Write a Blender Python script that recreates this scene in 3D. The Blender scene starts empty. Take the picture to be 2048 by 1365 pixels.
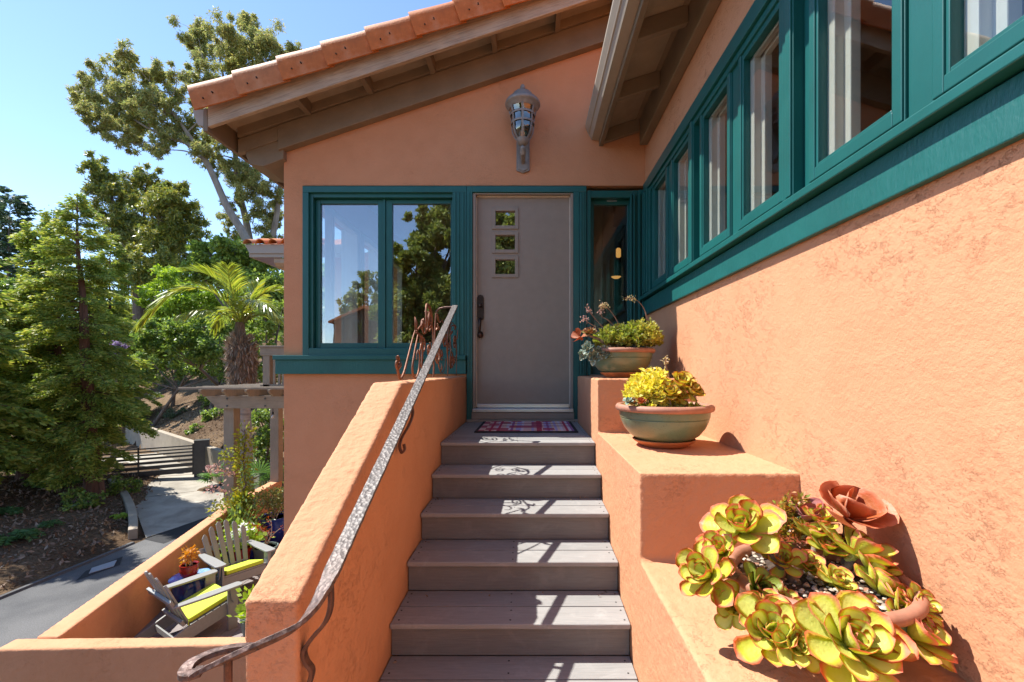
import bpy, bmesh, math, random
import numpy as np
from mathutils import Vector, Matrix, Quaternion, noise

# ------------------------------------------------------------------ camera, sky, sun, exposure
S = bpy.context.scene
C = S.collection
cam_d = bpy.data.cameras.new('camera')
cam = bpy.data.objects.new('camera', cam_d); C.objects.link(cam)
cam.location = (0, 0, 0); cam.rotation_euler = (math.radians(90), 0, 0)
cam_d.sensor_width = 36.0; cam_d.lens = 16.0
cam_d.shift_x = -0.0190; cam_d.shift_y = 0.0276
cam_d.clip_start = 0.02; cam_d.clip_end = 3000
S.camera = cam

SUN = Vector((1.0, -0.26, -1.6)).normalized()          # the way the light travels
w = bpy.data.worlds.new('World'); S.world = w; w.use_nodes = True
wn = w.node_tree.nodes; wl = w.node_tree.links
bg = wn['Background']; sky = wn.new('ShaderNodeTexSky'); sky.sky_type = 'NISHITA'
sky.sun_disc = False
sky.sun_elevation = math.asin(-SUN.z)
sky.sun_rotation = math.atan2(-SUN.x, -SUN.y)
sky.air_density = 0.9; sky.dust_density = 0.05; sky.ozone_density = 1.9; sky.altitude = 1200
wl.new(sky.outputs[0], bg.inputs[0]); bg.inputs[1].default_value = 0.15
sd = bpy.data.lights.new('sun', 'SUN'); sd.energy = 4.5; sd.angle = math.radians(0.5); sd.color = (1, 0.955, 0.88)
so = bpy.data.objects.new('sun', sd); C.objects.link(so)
so.rotation_euler = SUN.to_track_quat('-Z', 'Y').to_euler()
S.view_settings.view_transform = 'Standard'; S.view_settings.look = 'None'
S.view_settings.exposure = 1.12; S.view_settings.gamma = 1.0
S.view_settings.use_curve_mapping = False
S.render.engine = 'CYCLES'
S.cycles.max_bounces = 10; S.cycles.diffuse_bounces = 5; S.cycles.glossy_bounces = 4
S.cycles.transparent_max_bounces = 16; S.cycles.transmission_bounces = 6
S.cycles.caustics_reflective = False; S.cycles.caustics_refractive = False
S.cycles.use_denoising = True

# ------------------------------------------------------------------ helpers
F, CX, HY = 910.0, 1063.0, 739.0
def at(px, py, Y):
    """point of the place seen at a photo pixel, Y metres away"""
    return Vector(((px - CX) / F * Y, Y, (HY - py) / F * Y))

class MB:
    def __init__(s): s.v = []; s.f = []; s.m = []
    def add(s, vs, fs, mi=0):
        o = len(s.v); s.v.extend([tuple(v) for v in vs])
        for f in fs: s.f.append([i + o for i in f]); s.m.append(mi)
        return s
    def box(s, x0, x1, y0, y1, z0, z1, mi=0, M=None):
        vs = [Vector((x, y, z)) for z in (z0, z1) for y in (y0, y1) for x in (x0, x1)]
        if M is not None: vs = [M @ v for v in vs]
        return s.add(vs, [(0, 2, 3, 1), (4, 5, 7, 6), (0, 1, 5, 4), (2, 6, 7, 3), (0, 4, 6, 2), (1, 3, 7, 5)], mi)
    def prism(s, poly, a0, a1, axis='Y', mi=0, M=None):
        """poly of 2-d points extruded along an axis: Y -> (x,z), X -> (y,z), Z -> (x,y)"""
        def p(q, a):
            v = {'Y': (q[0], a, q[1]), 'X': (a, q[0], q[1]), 'Z': (q[0], q[1], a)}[axis]
            return M @ Vector(v) if M is not None else Vector(v)
        n = len(poly)
        vs = [p(q, a0) for q in poly] + [p(q, a1) for q in poly]
        fs = [tuple(range(n)), tuple(range(2 * n - 1, n - 1, -1))]
        fs += [(i, i + n, (i + 1) % n + n, (i + 1) % n) for i in range(n)]
        return s.add(vs, fs, mi)
    def tube(s, pts, r, n=8, mi=0, cap=True, flat=1.0):
        pts = [Vector(p) for p in pts]
        rr = r if hasattr(r, '__len__') else [r] * len(pts)
        vs = []; up = None
        for i, p in enumerate(pts):
            t = (pts[min(i + 1, len(pts) - 1)] - pts[max(i - 1, 0)])
            if t.length < 1e-9: t = Vector((0, 0, 1))
            t.normalize()
            if up is None:
                up = Vector((0, 0, 1)) if abs(t.z) < .9 else Vector((1, 0, 0))
            a = t.cross(up)
            if a.length < 1e-6: a = t.orthogonal()
            a.normalize(); b = a.cross(t).normalized(); up = b
            for k in range(n):
                an = 2 * math.pi * k / n
                vs.append(p + a * math.cos(an) * rr[i] + b * math.sin(an) * rr[i] * flat)
        fs = []
        for i in range(len(pts) - 1):
            for k in range(n):
                fs.append((i * n + k, i * n + (k + 1) % n, (i + 1) * n + (k + 1) % n, (i + 1) * n + k))
        if cap:
            fs.append(tuple(range(n - 1, -1, -1))); fs.append(tuple((len(pts) - 1) * n + k for k in range(n)))
        return s.add(vs, fs, mi)
    def lathe(s, prof, c=(0, 0, 0), n=32, mi=0):
        """prof: list of (r, z)"""
        c = Vector(c); vs = []; fs = []
        for r, z in prof:
            for k in range(n):
                a = 2 * math.pi * k / n
                vs.append(c + Vector((r * math.cos(a), r * math.sin(a), z)))
        for i in range(len(prof) - 1):
            for k in range(n):
                fs.append((i * n + k, i * n + (k + 1) % n, (i + 1) * n + (k + 1) % n, (i + 1) * n + k))
        if prof[0][0] > 1e-5: fs.append(tuple(range(n - 1, -1, -1)))
        if prof[-1][0] > 1e-5: fs.append(tuple((len(prof) - 1) * n + k for k in range(n)))
        return s.add(vs, fs, mi)
    def ribbon(s, pts, wid, th, side, mi=0):
        """flat bar swept along pts; side(i) gives the direction of its width"""
        pts = [Vector(p) for p in pts]; vs = []; n = len(pts)
        for i, p in enumerate(pts):
            t = (pts[min(i + 1, n - 1)] - pts[max(i - 1, 0)]).normalized()
            sd_ = Vector(side(i)); sd_ = (sd_ - t * sd_.dot(t)).normalized()
            u = sd_.cross(t).normalized()
            wd = wid(i) if callable(wid) else wid
            tt = th(i) if callable(th) else th
            vs += [p + sd_ * wd / 2 + u * tt / 2, p - sd_ * wd / 2 + u * tt / 2,
                   p - sd_ * wd / 2 - u * tt / 2, p + sd_ * wd / 2 - u * tt / 2]
        fs = [(0, 1, 2, 3), tuple(4 * (n - 1) + k for k in (3, 2, 1, 0))]
        for i in range(n - 1):
            for k in range(4):
                fs.append((4 * i + k, 4 * (i + 1) + k, 4 * (i + 1) + (k + 1) % 4, 4 * i + (k + 1) % 4))
        return s.add(vs, fs, mi)
    def mesh(s, name, smooth=False, sharp=35):
        me = bpy.data.meshes.new(name)
        me.from_pydata(s.v, [], s.f); me.update()
        bm = bmesh.new(); bm.from_mesh(me)
        bmesh.ops.recalc_face_normals(bm, faces=bm.faces); bm.to_mesh(me); bm.free()
        if any(s.m): me.polygons.foreach_set('material_index', s.m)
        if smooth:
            me.polygons.foreach_set('use_smooth', [True] * len(me.polygons))
            me.set_sharp_from_angle(angle=math.radians(sharp))
        return me
    def build(s, name, mats, parent=None, bevel=0, smooth=False, sharp=35, seg=2):
        return link(name, s.mesh(name, smooth, sharp), mats, parent, bevel, seg)

def link(name, me, mats, parent=None, bevel=0, seg=2):
    if not isinstance(mats, (list, tuple)): mats = [mats]
    if not me.materials:
        for m in mats: me.materials.append(m)
    o = bpy.data.objects.new(name, me); C.objects.link(o)
    if parent is not None: attach(o, parent)
    if bevel:
        b = o.modifiers.new('bevel', 'BEVEL'); b.width = bevel; b.segments = seg
        b.limit_method = 'ANGLE'; b.angle_limit = math.radians(40); b.harden_normals = False
    return o

WORLD = {}
def wm(o):
    m = Matrix.LocRotScale(o.location, o.rotation_euler.to_quaternion() if o.rotation_mode != 'QUATERNION' else o.rotation_quaternion, o.scale)
    return (wm(o.parent) @ o.matrix_parent_inverse @ m) if o.parent else m
def attach(o, parent):
    """child meshes are written in world coordinates unless the parent is flagged as a local builder"""
    o.parent = parent
    if not parent.get('_local'):
        o.matrix_parent_inverse = wm(parent).inverted()
def tag(o, label=None, cat=None, group=None, kind=None):
    if label: o['label'] = label
    if cat: o['category'] = cat
    if group: o['group'] = group
    if kind: o['kind'] = kind
    return o
def empty(name, loc=(0, 0, 0), rz=0, local=False):
    o = bpy.data.objects.new(name, None); C.objects.link(o)
    o.location = loc; o.rotation_euler = (0, 0, rz); o.empty_display_size = .1
    if local: o['_local'] = 1
    return o
def stucco_relief(o, voxel=.013, amt=.006, size=.05, smooth=4):
    """rounded, trowelled edges: real geometry"""
    r = o.modifiers.new('remesh', 'REMESH'); r.mode = 'VOXEL'; r.voxel_size = voxel; r.use_smooth_shade = True
    sm = o.modifiers.new('smooth', 'SMOOTH'); sm.iterations = smooth; sm.factor = .5
    t = bpy.data.textures.new('relief', 'CLOUDS'); t.noise_scale = size; t.noise_depth = 3
    d = o.modifiers.new('displace', 'DISPLACE'); d.texture = t; d.strength = amt; d.mid_level = .5; d.texture_coords = 'GLOBAL'
    t2 = bpy.data.textures.new('relief_broad', 'CLOUDS'); t2.noise_scale = .35; t2.noise_depth = 1
    d2 = o.modifiers.new('displace_broad', 'DISPLACE'); d2.texture = t2; d2.strength = amt * .8; d2.mid_level = .5; d2.texture_coords = 'GLOBAL'

# ------------------------------------------------------------------ materials
def N(nt, t, **kw):
    n = nt.nodes.new('ShaderNode' + t)
    for k, v in kw.items():
        if k.startswith('i_'):
            key = k[2:]; key = int(key) if key.isdigit() else key
            n.inputs[key].default_value = v
        else: setattr(n, k, v)
    return n
def base_mat(name, col=(.5, .5, .5), rough=.6, metal=0, spec=.5):
    m = bpy.data.materials.new(name); m.use_nodes = True
    b = m.node_tree.nodes['Principled BSDF']
    b.inputs['Base Color'].default_value = (*col, 1); b.inputs['Roughness'].default_value = rough
    b.inputs['Metallic'].default_value = metal; b.inputs['Specular IOR Level'].default_value = spec
    return m, m.node_tree, b
def ramp(nt, fac, stops, interp='LINEAR'):
    r = nt.nodes.new('ShaderNodeValToRGB'); r.color_ramp.interpolation = interp
    e = r.color_ramp.elements
    while len(e) < len(stops): e.new(.5)
    for i, (p, c) in enumerate(stops):
        e[i].position = p; e[i].color = (*c, 1) if len(c) == 3 else c
    nt.links.new(fac, r.inputs[0]); return r
def coords(nt, scale=(1, 1, 1), kind='Object', rot=(0, 0, 0)):
    tc = N(nt, 'TexCoord'); mp = N(nt, 'Mapping')
    mp.inputs['Scale'].default_value = scale; mp.inputs['Rotation'].default_value = rot
    nt.links.new(tc.outputs[kind], mp.inputs[0]); return mp.outputs[0]
def noise_t(nt, vec, scale, detail=4, rough=.55, dist=0):
    n = N(nt, 'TexNoise'); n.inputs['Scale'].default_value = scale; n.inputs['Detail'].default_value = detail
    n.inputs['Roughness'].default_value = rough; n.inputs['Distortion'].default_value = dist
    nt.links.new(vec, n.inputs['Vector']); return n.outputs['Fac']
def math_n(nt, op, a, b=None):
    n = N(nt, 'Math', operation=op)
    for i, x in enumerate((a, b)):
        if x is None: continue
        if isinstance(x, (int, float)): n.inputs[i].default_value = x
        else: nt.links.new(x, n.inputs[i])
    return n.outputs[0]
def bump(nt, b, h, dist, strength=1.0):
    n = N(nt, 'Bump'); n.inputs['Strength'].default_value = strength; n.inputs['Distance'].default_value = dist
    nt.links.new(h, n.inputs['Height']); nt.links.new(n.outputs[0], b.inputs['Normal']); return n
def g3(c, k): return tuple(min(1, x * k) for x in c)

def simple(name, col, rough=.6, metal=0, vary=.12, scale=12, bmp=0, bscale=60, stretch=(1, 1, 1), spec=.5, perobj=0):
    m, nt, b = base_mat(name, col, rough, metal, spec)
    v = coords(nt, stretch)
    r = ramp(nt, noise_t(nt, v, scale), [(.3, g3(col, 1 - vary)), (.7, g3(col, 1 + vary))])
    out = r.outputs[0]
    if perobj:
        oi = N(nt, 'ObjectInfo'); hs = N(nt, 'HueSaturation')
        mr = N(nt, 'MapRange'); mr.inputs['To Min'].default_value = 1 - perobj; mr.inputs['To Max'].default_value = 1 + perobj
        nt.links.new(oi.outputs['Random'], mr.inputs[0]); nt.links.new(mr.outputs[0], hs.inputs['Value'])
        nt.links.new(out, hs.inputs['Color']); out = hs.outputs[0]
    nt.links.new(out, b.inputs['Base Color'])
    if bmp: bump(nt, b, noise_t(nt, v, bscale, 5), bmp)
    return m

def stucco(name, col, knock=.004, sand=.0015):
    m, nt, b = base_mat(name, col, .85, 0, .2)
    v = coords(nt)
    big = noise_t(nt, v, 1.1, 3); mid = noise_t(nt, v, 7, 5)
    mix = math_n(nt, 'ADD', math_n(nt, 'MULTIPLY', big, .55), math_n(nt, 'MULTIPLY', mid, .45))
    r = ramp(nt, mix, [(.35, (col[0] * .95, col[1] * .93, col[2] * .91)), (.5, col), (.66, (min(1, col[0] * 1.03), col[1] * 1.05, col[2] * 1.07))])
    nt.links.new(r.outputs[0], b.inputs['Base Color'])
    fine = noise_t(nt, v, 110, 3, .6)
    grain = noise_t(nt, v, 38, 4, .6)
    # trowelled skins: plateaus with ragged lips
    warp = noise_t(nt, coords(nt, (1, 1, 1.5), rot=(.5, .1, .2)), 12, 9, .74, .15)
    plate = ramp(nt, warp, [(.555, (0, 0, 0)), (.572, (1, 1, 1))])
    warp2 = noise_t(nt, coords(nt, (1.3, 1.3, 2.2), rot=(.4, .3, .2)), 30, 8, .74, .1)
    plate2 = ramp(nt, warp2, [(.575, (0, 0, 0)), (.60, (1, 1, 1))])
    msk = ramp(nt, noise_t(nt, v, 2.1, 4), [(.46, (.05,) * 3), (.62, (1, 1, 1))])
    k = math_n(nt, 'MULTIPLY', math_n(nt, 'ADD', plate.outputs[0], math_n(nt, 'MULTIPLY', plate2.outputs[0], .7)), msk.outputs[0])
    h = math_n(nt, 'ADD', math_n(nt, 'MULTIPLY', k, knock), math_n(nt, 'MULTIPLY', fine, sand))
    h = math_n(nt, 'ADD', h, math_n(nt, 'MULTIPLY', grain, sand * 1.6))
    h = math_n(nt, 'ADD', h, math_n(nt, 'MULTIPLY', mid, .004))
    bump(nt, b, h, 1.0, .85)
    return m

def painted_wood(name, col, rough=.4, grain=(1, 1, 1), amt=.0012, slope=0, worn=None, wornamt=.5, spec=.5, vary=.1):
    """grain: scale per axis; small number = along the grain"""
    m, nt, b = base_mat(name, col, rough, 0, spec)
    v = coords(nt, grain); u = coords(nt)
    if slope:
        r0 = N(nt, 'Mapping'); r0.inputs['Rotation'].default_value = (0, slope, 0); tc = N(nt, 'TexCoord'); nt.links.new(tc.outputs['Object'], r0.inputs[0])
        nt.links.new(r0.outputs[0], v.node.inputs[0])
    g = noise_t(nt, v, 60, 6, .65)
    r = ramp(nt, noise_t(nt, u, 4, 4), [(.3, g3(col, 1 - vary)), (.7, g3(col, 1 + vary))])
    out = r.outputs[0]
    if worn:
        mx = N(nt, 'MixRGB'); mx.inputs[2].default_value = (*worn, 1)
        k = ramp(nt, g, [(.48, (0, 0, 0)), (.68, (wornamt,) * 3)])
        nt.links.new(k.outputs[0], mx.inputs[0]); nt.links.new(out, mx.inputs[1]); out = mx.outputs[0]
    nt.links.new(out, b.inputs['Base Color'])
    h = math_n(nt, 'ADD', math_n(nt, 'MULTIPLY', g, amt), math_n(nt, 'MULTIPLY', noise_t(nt, u, 14, 3), amt * 1.5))
    bump(nt, b, h, 1.0, .8)
    return m

M = {}
STU = (.58, .283, .154)
M['stucco'] = stucco('orange_stucco', STU, .0016, .0026)
M['stucco_rough'] = stucco('orange_stucco_trowelled', STU, .0026, .0026)
TEAL = (.009, .102, .094)
M['teal'] = painted_wood('teal_paint', TEAL, .36, (1, 1, .12), .0006)
M['teal_rough'] = painted_wood('teal_paint_rough_sawn', TEAL, .42, (1, 4, .25), .0028)
M['teal_rough_x'] = painted_wood('teal_paint_rough_sawn_across', TEAL, .42, (4, 1, .25), .0028)
M['white_trim'] = simple('white_vinyl', (.55, .54, .50), .4, vary=.04)
M['taupe'] = simple('taupe_door_paint', (.285, .232, .182), .5, vary=.05, bmp=.0015, bscale=130)
M['bronze'] = simple('dark_bronze', (.06, .035, .028), .32, .8, vary=.3, scale=40)
M['alu'] = simple('brushed_aluminium', (.55, .55, .58), .3, .9, vary=.1, stretch=(.1, 4, 4))
M['brass_strip'] = simple('weatherstrip', (.62, .52, .42), .5, vary=.1)
M['brown_wood'] = painted_wood('brown_eave_paint', (.20, .152, .100), .6, (.12, 1, 1), .0022, math.atan(.333), vary=.14)
M['brown_wood_y'] = painted_wood('brown_eave_paint_long', (.185, .140, .090), .6, (1, .12, 1), .0022, vary=.14)
M['barge'] = painted_wood('weathered_barge', (.42, .335, .245), .7, (.07, 1, 1.5), .0035, math.atan(.333), (.20, .15, .11), .7, .3, .15)
M['soffit'] = simple('soffit_paint', (.30, .24, .17), .75, vary=.14, scale=6, bmp=.002, bscale=60)
M['gutter'] = simple('taupe_gutter_metal', (.34, .30, .245), .45, vary=.04)
M['room'] = simple('room_plaster', (.38, .30, .23), .8, vary=.05)
M['room_dark'] = simple('room_floor', (.10, .065, .045), .5, vary=.2)
M['concrete'] = None

# clay tile, each tile its own tone
m, nt, b = base_mat('clay_tile', (.5, .16, .06), .62, 0, .35)
v = coords(nt); oi = N(nt, 'ObjectInfo')
r1 = ramp(nt, oi.outputs['Random'], [(.0, (.58, .150, .020)), (.45, (.52, .155, .028)), (.7, (.42, .21, .10)), (1, (.60, .175, .026))])
r2 = ramp(nt, noise_t(nt, v, 9, 5), [(.3, (.72, .70, .68)), (.7, (1.1, 1.1, 1.1))])
mx = N(nt, 'MixRGB', blend_type='MULTIPLY'); mx.inputs[0].default_value = 1
nt.links.new(r1.outputs[0], mx.inputs[1]); nt.links.new(r2.outputs[0], mx.inputs[2])
mx2 = N(nt, 'MixRGB'); mx2.inputs[2].default_value = (.36, .27, .19, 1)
k = ramp(nt, noise_t(nt, v, 4.5, 6, .65), [(.50, (0, 0, 0)), (.74, (.5, .5, .5))])
nt.links.new(k.outputs[0], mx2.inputs[0]); nt.links.new(mx.outputs[0], mx2.inputs[1]); nt.links.new(mx2.outputs[0], b.inputs['Base Color'])
bump(nt, b, noise_t(nt, v, 70, 4), .0015); M['tile'] = m
M['hole'] = simple('nail_hole', (.01, .008, .006), .9)

# composite decking: streaks and scuffs along the board
def decking(name, col, axis):
    m, nt, b = base_mat(name, col, .62, 0, .35)
    st = (.05, 1, 1) if axis == 'X' else (1, .05, 1)
    v = coords(nt, st); u = coords(nt); oi = N(nt, 'ObjectInfo')
    g = noise_t(nt, v, 150, 6, .7)
    r = ramp(nt, g, [(.25, g3(col, .80)), (.75, g3(col, 1.16))])
    mx = N(nt, 'MixRGB'); mx.inputs[2].default_value = (*g3(col, 1.35), 1)
    k = ramp(nt, noise_t(nt, u, 8, 6, .7, .6), [(.52, (0, 0, 0)), (.72, (.6, .6, .6))])
    nt.links.new(k.outputs[0], mx.inputs[0]); nt.links.new(r.outputs[0], mx.inputs[1])
    hs = N(nt, 'HueSaturation'); mr = N(nt, 'MapRange'); mr.inputs['To Min'].default_value = .9; mr.inputs['To Max'].default_value = 1.1
    nt.links.new(oi.outputs['Random'], mr.inputs[0]); nt.links.new(mr.outputs[0], hs.inputs['Value']); nt.links.new(mx.outputs[0], hs.inputs['Color'])
    nt.links.new(hs.outputs[0], b.inputs['Base Color'])
    bump(nt, b, g, .0018, .7); return m
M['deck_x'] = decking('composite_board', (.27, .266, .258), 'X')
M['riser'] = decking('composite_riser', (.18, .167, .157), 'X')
M['deck_y'] = decking('patio_board', (.22, .19, .185), 'Y')

# hammered iron
m, nt, b = base_mat('hammered_iron', (.2, .2, .2), .52, .25, .4)
v = coords(nt)
vo = N(nt, 'TexVoronoi'); vo.inputs['Scale'].default_value = 75; nt.links.new(v, vo.inputs['Vector'])
n1 = noise_t(nt, v, 55, 4, .6)
r = ramp(nt, n1, [(.32, (.075, .062, .056)), (.48, (.115, .10, .093)), (.66, (.16, .146, .138))])
rb = ramp(nt, n1, [(.34, (.06, .036, .028)), (.6, (.17, .105, .085))])          # the end keeps its brown coat, hands polished the rest
sp_ = N(nt, 'SeparateXYZ'); nt.links.new(v, sp_.inputs[0]); mr_ = N(nt, 'MapRange'); mr_.inputs['From Min'].default_value = 1.14; mr_.inputs['From Max'].default_value = 1.42; nt.links.new(sp_.outputs[1], mr_.inputs[0])
mxh = N(nt, 'MixRGB'); nt.links.new(mr_.outputs[0], mxh.inputs[0]); nt.links.new(rb.outputs[0], mxh.inputs[1]); nt.links.new(r.outputs[0], mxh.inputs[2])
nt.links.new(mxh.outputs[0], b.inputs['Base Color'])
h = math_n(nt, 'ADD', vo.outputs['Distance'], math_n(nt, 'MULTIPLY', n1, .6))
bump(nt, b, h, .0035, .7); M['hammered'] = m
M['iron'] = simple('brown_wrought_iron', (.115, .058, .042), .42, .55, vary=.35, scale=25, bmp=.002, bscale=60)
M['rust'] = simple('rusty_wrought_iron', (.20, .075, .035), .55, .35, vary=.35, scale=30, bmp=.002, bscale=80)
M['lantern'] = simple('grey_lantern_metal', (.255, .238, .222), .5, .15, vary=.12, scale=30)

def glass(name, tint=(.9, .93, .92), boost=2.2, base=.06):
    m = bpy.data.materials.new(name); m.use_nodes = True; nt = m.node_tree
    for n in list(nt.nodes):
        if n.type != 'OUTPUT_MATERIAL': nt.nodes.remove(n)
    out = [n for n in nt.nodes if n.type == 'OUTPUT_MATERIAL'][0]
    tr = N(nt, 'BsdfTransparent'); tr.inputs[0].default_value = (*tint, 1)
    gl = N(nt, 'BsdfGlossy'); gl.inputs['Roughness'].default_value = 0.0; gl.inputs[0].default_value = (.97, .98, 1, 1)
    lw = N(nt, 'Fresnel'); ge = N(nt, 'NewGeometry')
    nt.links.new(math_n(nt, 'SUBTRACT', 1.5, math_n(nt, 'MULTIPLY', ge.outputs['Backfacing'], 1.5 - 1 / 1.5)), lw.inputs['IOR'])   # same reflectance from inside the sheet
    f = math_n(nt, 'MINIMUM', math_n(nt, 'ADD', math_n(nt, 'MULTIPLY', lw.outputs[0], boost), base), .95)
    v = coords(nt); bp = N(nt, 'Bump'); bp.inputs['Distance'].default_value = .0025; bp.inputs['Strength'].default_value = .25
    nt.links.new(noise_t(nt, v, 2.5, 2), bp.inputs['Height']); nt.links.new(bp.outputs[0], gl.inputs['Normal'])
    mx = N(nt, 'MixShader'); nt.links.new(f, mx.inputs[0]); nt.links.new(tr.outputs[0], mx.inputs[1]); nt.links.new(gl.outputs[0], mx.inputs[2])
    nt.links.new(mx.outputs[0], out.inputs[0]); return m
M['glass'] = glass('window_glass', (.88, .90, .89), 2.4, .13)
M['glass_side'] = glass('casement_glass', (.92, .94, .92), .9, .02)
M['glass_lamp'] = glass('seeded_lamp_glass', (.62, .58, .52), 1.8, .08)
M['glass_bulb'] = glass('bulb_glass', (.9, .9, .88), 1.5, .1)

# glazed pot
def glaze(name, a, b_, c, rough=.22, scale=3.5, speck=(.05, .04, .03)):
    m, nt, b = base_mat(name, a, rough, 0, .6)
    v = coords(nt)
    r = ramp(nt, noise_t(nt, v, scale, 3, .5, .3), [(.38, a), (.52, b_), (.68, c)])
    mx = N(nt, 'MixRGB'); mx.inputs[2].default_value = (*speck, 1)
    k = ramp(nt, noise_t(nt, v, 130, 3, .6), [(.60, (0, 0, 0)), (.72, (.8, .8, .8))])
    nt.links.new(k.outputs[0], mx.inputs[0]); nt.links.new(r.outputs[0], mx.inputs[1]); nt.links.new(mx.outputs[0], b.inputs['Base Color'])
    bump(nt, b, noise_t(nt, v, 25, 3), .0015, .6); return m
M['bowl'] = glaze('sage_green_glaze', (.115, .20, .135), (.165, .20, .115), (.24, .20, .095), .3)
M['bowl_rim'] = simple('clay_rim', (.36, .165, .105), .6, vary=.15, scale=20, bmp=.001)
M['saucer'] = simple('terracotta', (.50, .18, .065), .6, vary=.12, scale=15, bmp=.001)
M['blue_glaze'] = glaze('cobalt_glaze', (.012, .022, .20), (.018, .035, .27), (.03, .07, .30), .12)
M['blue_dark'] = glaze('midnight_blue_glaze', (.008, .015, .09), (.012, .03, .15), (.02, .08, .22), .14, 6)
M['sky_glaze'] = glaze('pale_blue_glaze', (.12, .25, .48), (.2, .36, .6), (.3, .45, .65), .2, 20)
M['red_glaze'] = glaze('oxblood_glaze', (.24, .012, .012), (.30, .02, .016), (.16, .01, .01), .12)
M['red_lip'] = simple('pot_lip', (.45, .25, .15), .5)
M['grey_pot'] = simple('grey_green_pot', (.12, .16, .15), .5, vary=.15)
M['lime'] = simple('lime_cushion_fabric', (.47, .58, .035), .8, vary=.05, bmp=.001, bscale=150)
M['chair'] = simple('grey_poly_lumber', (.235, .24, .23), .5, vary=.06, scale=30, bmp=.0008, bscale=120)
M['weathered'] = painted_wood('weathered_taupe_timber', (.29, .235, .175), .75, (1, 1, .1), .0025, 0, (.17, .135, .10), .5, .2, .12)
M['weathered_h'] = painted_wood('weathered_taupe_beam', (.29, .235, .175), .75, (.1, 1, 1), .0025, 0, (.17, .135, .10), .5, .2, .12)
M['rubber'] = simple('black_rubber', (.012, .012, .013), .8)
M['steel_dark'] = simple('dark_steel', (.085, .08, .078), .45, .5, vary=.1)
M['steel_plate'] = simple('pale_steel_plate', (.42, .45, .50), .4, .3, vary=.06)
M['soil'] = simple('potting_soil', (.06, .04, .028), .95, vary=.5, scale=60, bmp=.01, bscale=60)
M['bark'] = simple('grey_brown_bark', (.16, .12, .095), .85, vary=.35, scale=14, bmp=.03, bscale=14, stretch=(1, 1, .25))
M['red_bark'] = simple('red_brown_bark', (.135, .062, .040), .9, vary=.4, scale=12, bmp=.04, bscale=16, stretch=(1, 1, .15))
M['euc_bark'] = simple('smooth_eucalyptus_bark', (.27, .225, .185), .8, vary=.25, scale=5, bmp=.01, bscale=12, stretch=(1, 1, .3))
M['stem'] = simple('woody_succulent_stem', (.20, .15, .11), .85, vary=.4, scale=45, bmp=.004, bscale=70)
M['palm_bark'] = simple('ringed_palm_bark', (.34, .30, .26), .85, vary=.35, scale=5, bmp=.03, bscale=9, stretch=(.6, .6, 3))
M['palm_fibre'] = simple('palm_fibre', (.17, .12, .085), .95, vary=.5, scale=18, bmp=.05, bscale=20, stretch=(2, 2, .3))

def leafmat(name, cols, trans=.30, rough=.5, gloss=.3):
    """each leaf its own tone (random per island), thin and letting light through"""
    m, nt, b = base_mat(name, cols[0], rough, 0, gloss)
    ge = N(nt, 'NewGeometry')
    n = len(cols)
    r = ramp(nt, ge.outputs['Random Per Island'], [(i / max(1, n - 1), c) for i, c in enumerate(cols)])
    nt.links.new(r.outputs[0], b.inputs['Base Color'])
    tl = N(nt, 'BsdfTranslucent'); hs = N(nt, 'HueSaturation'); hs.inputs['Value'].default_value = 2.0; hs.inputs['Saturation'].default_value = 1.1
    nt.links.new(r.outputs[0], hs.inputs['Color']); nt.links.new(hs.outputs[0], tl.inputs[0])
    mx = N(nt, 'MixShader'); mx.inputs[0].default_value = trans * .82
    out = [n_ for n_ in nt.nodes if n_.type == 'OUTPUT_MATERIAL'][0]
    nt.links.new(b.outputs[0], mx.inputs[1]); nt.links.new(tl.outputs[0], mx.inputs[2]); nt.links.new(mx.outputs[0], out.inputs[0])
    return m
M['redwood'] = leafmat('redwood_needles', [(0.102, 0.163, 0.038), (0.172, 0.244, 0.048), (0.293, 0.343, 0.067), (0.447, 0.425, 0.096), (0.154, 0.228, 0.053)], .40)
M['euc'] = leafmat('eucalyptus_leaves', [(0.149, 0.192, 0.073), (0.232, 0.267, 0.092), (0.354, 0.357, 0.115), (0.272, 0.243, 0.115), (0.435, 0.383, 0.115)], .40, .55, .22)
M['euc_gold'] = leafmat('golden_eucalyptus_leaves', [(0.095, 0.143, 0.042), (0.162, 0.221, 0.054), (0.270, 0.299, 0.060), (0.446, 0.390, 0.072), (0.135, 0.182, 0.060), (0.324, 0.286, 0.084)], .3, .4, .5)
M['conifer'] = leafmat('dark_conifer_needles', [(0.043, 0.078, 0.043), (0.069, 0.113, 0.054), (0.108, 0.156, 0.068)], .2)
M['lush'] = leafmat('light_green_leaves', [(0.136, 0.209, 0.045), (0.209, 0.287, 0.056), (0.299, 0.374, 0.072), (0.109, 0.174, 0.047)], .35)
M['lime_leaf'] = leafmat('lime_green_leaves', [(0.194, 0.296, 0.041), (0.276, 0.389, 0.047), (0.356, 0.451, 0.068), (0.145, 0.233, 0.041)], .4)
M['dark_leaf'] = leafmat('dark_glossy_leaves', [(0.084, 0.143, 0.037), (0.132, 0.208, 0.050), (0.225, 0.305, 0.062), (0.316, 0.391, 0.073)], .38, .4, .5)
M['reflect_leaf'] = leafmat('olive_leaves', [(0.115, 0.160, 0.041), (0.196, 0.245, 0.056), (0.321, 0.340, 0.084), (0.230, 0.276, 0.056)], .3)
M['sage'] = leafmat('sage_groundcover', [(.10, .14, .07), (.15, .19, .10), (.08, .11, .05)], .2)
M['fern'] = leafmat('fern_fronds', [(0.049, 0.112, 0.035), (0.070, 0.154, 0.049), (0.112, 0.196, 0.056)], .3)
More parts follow.
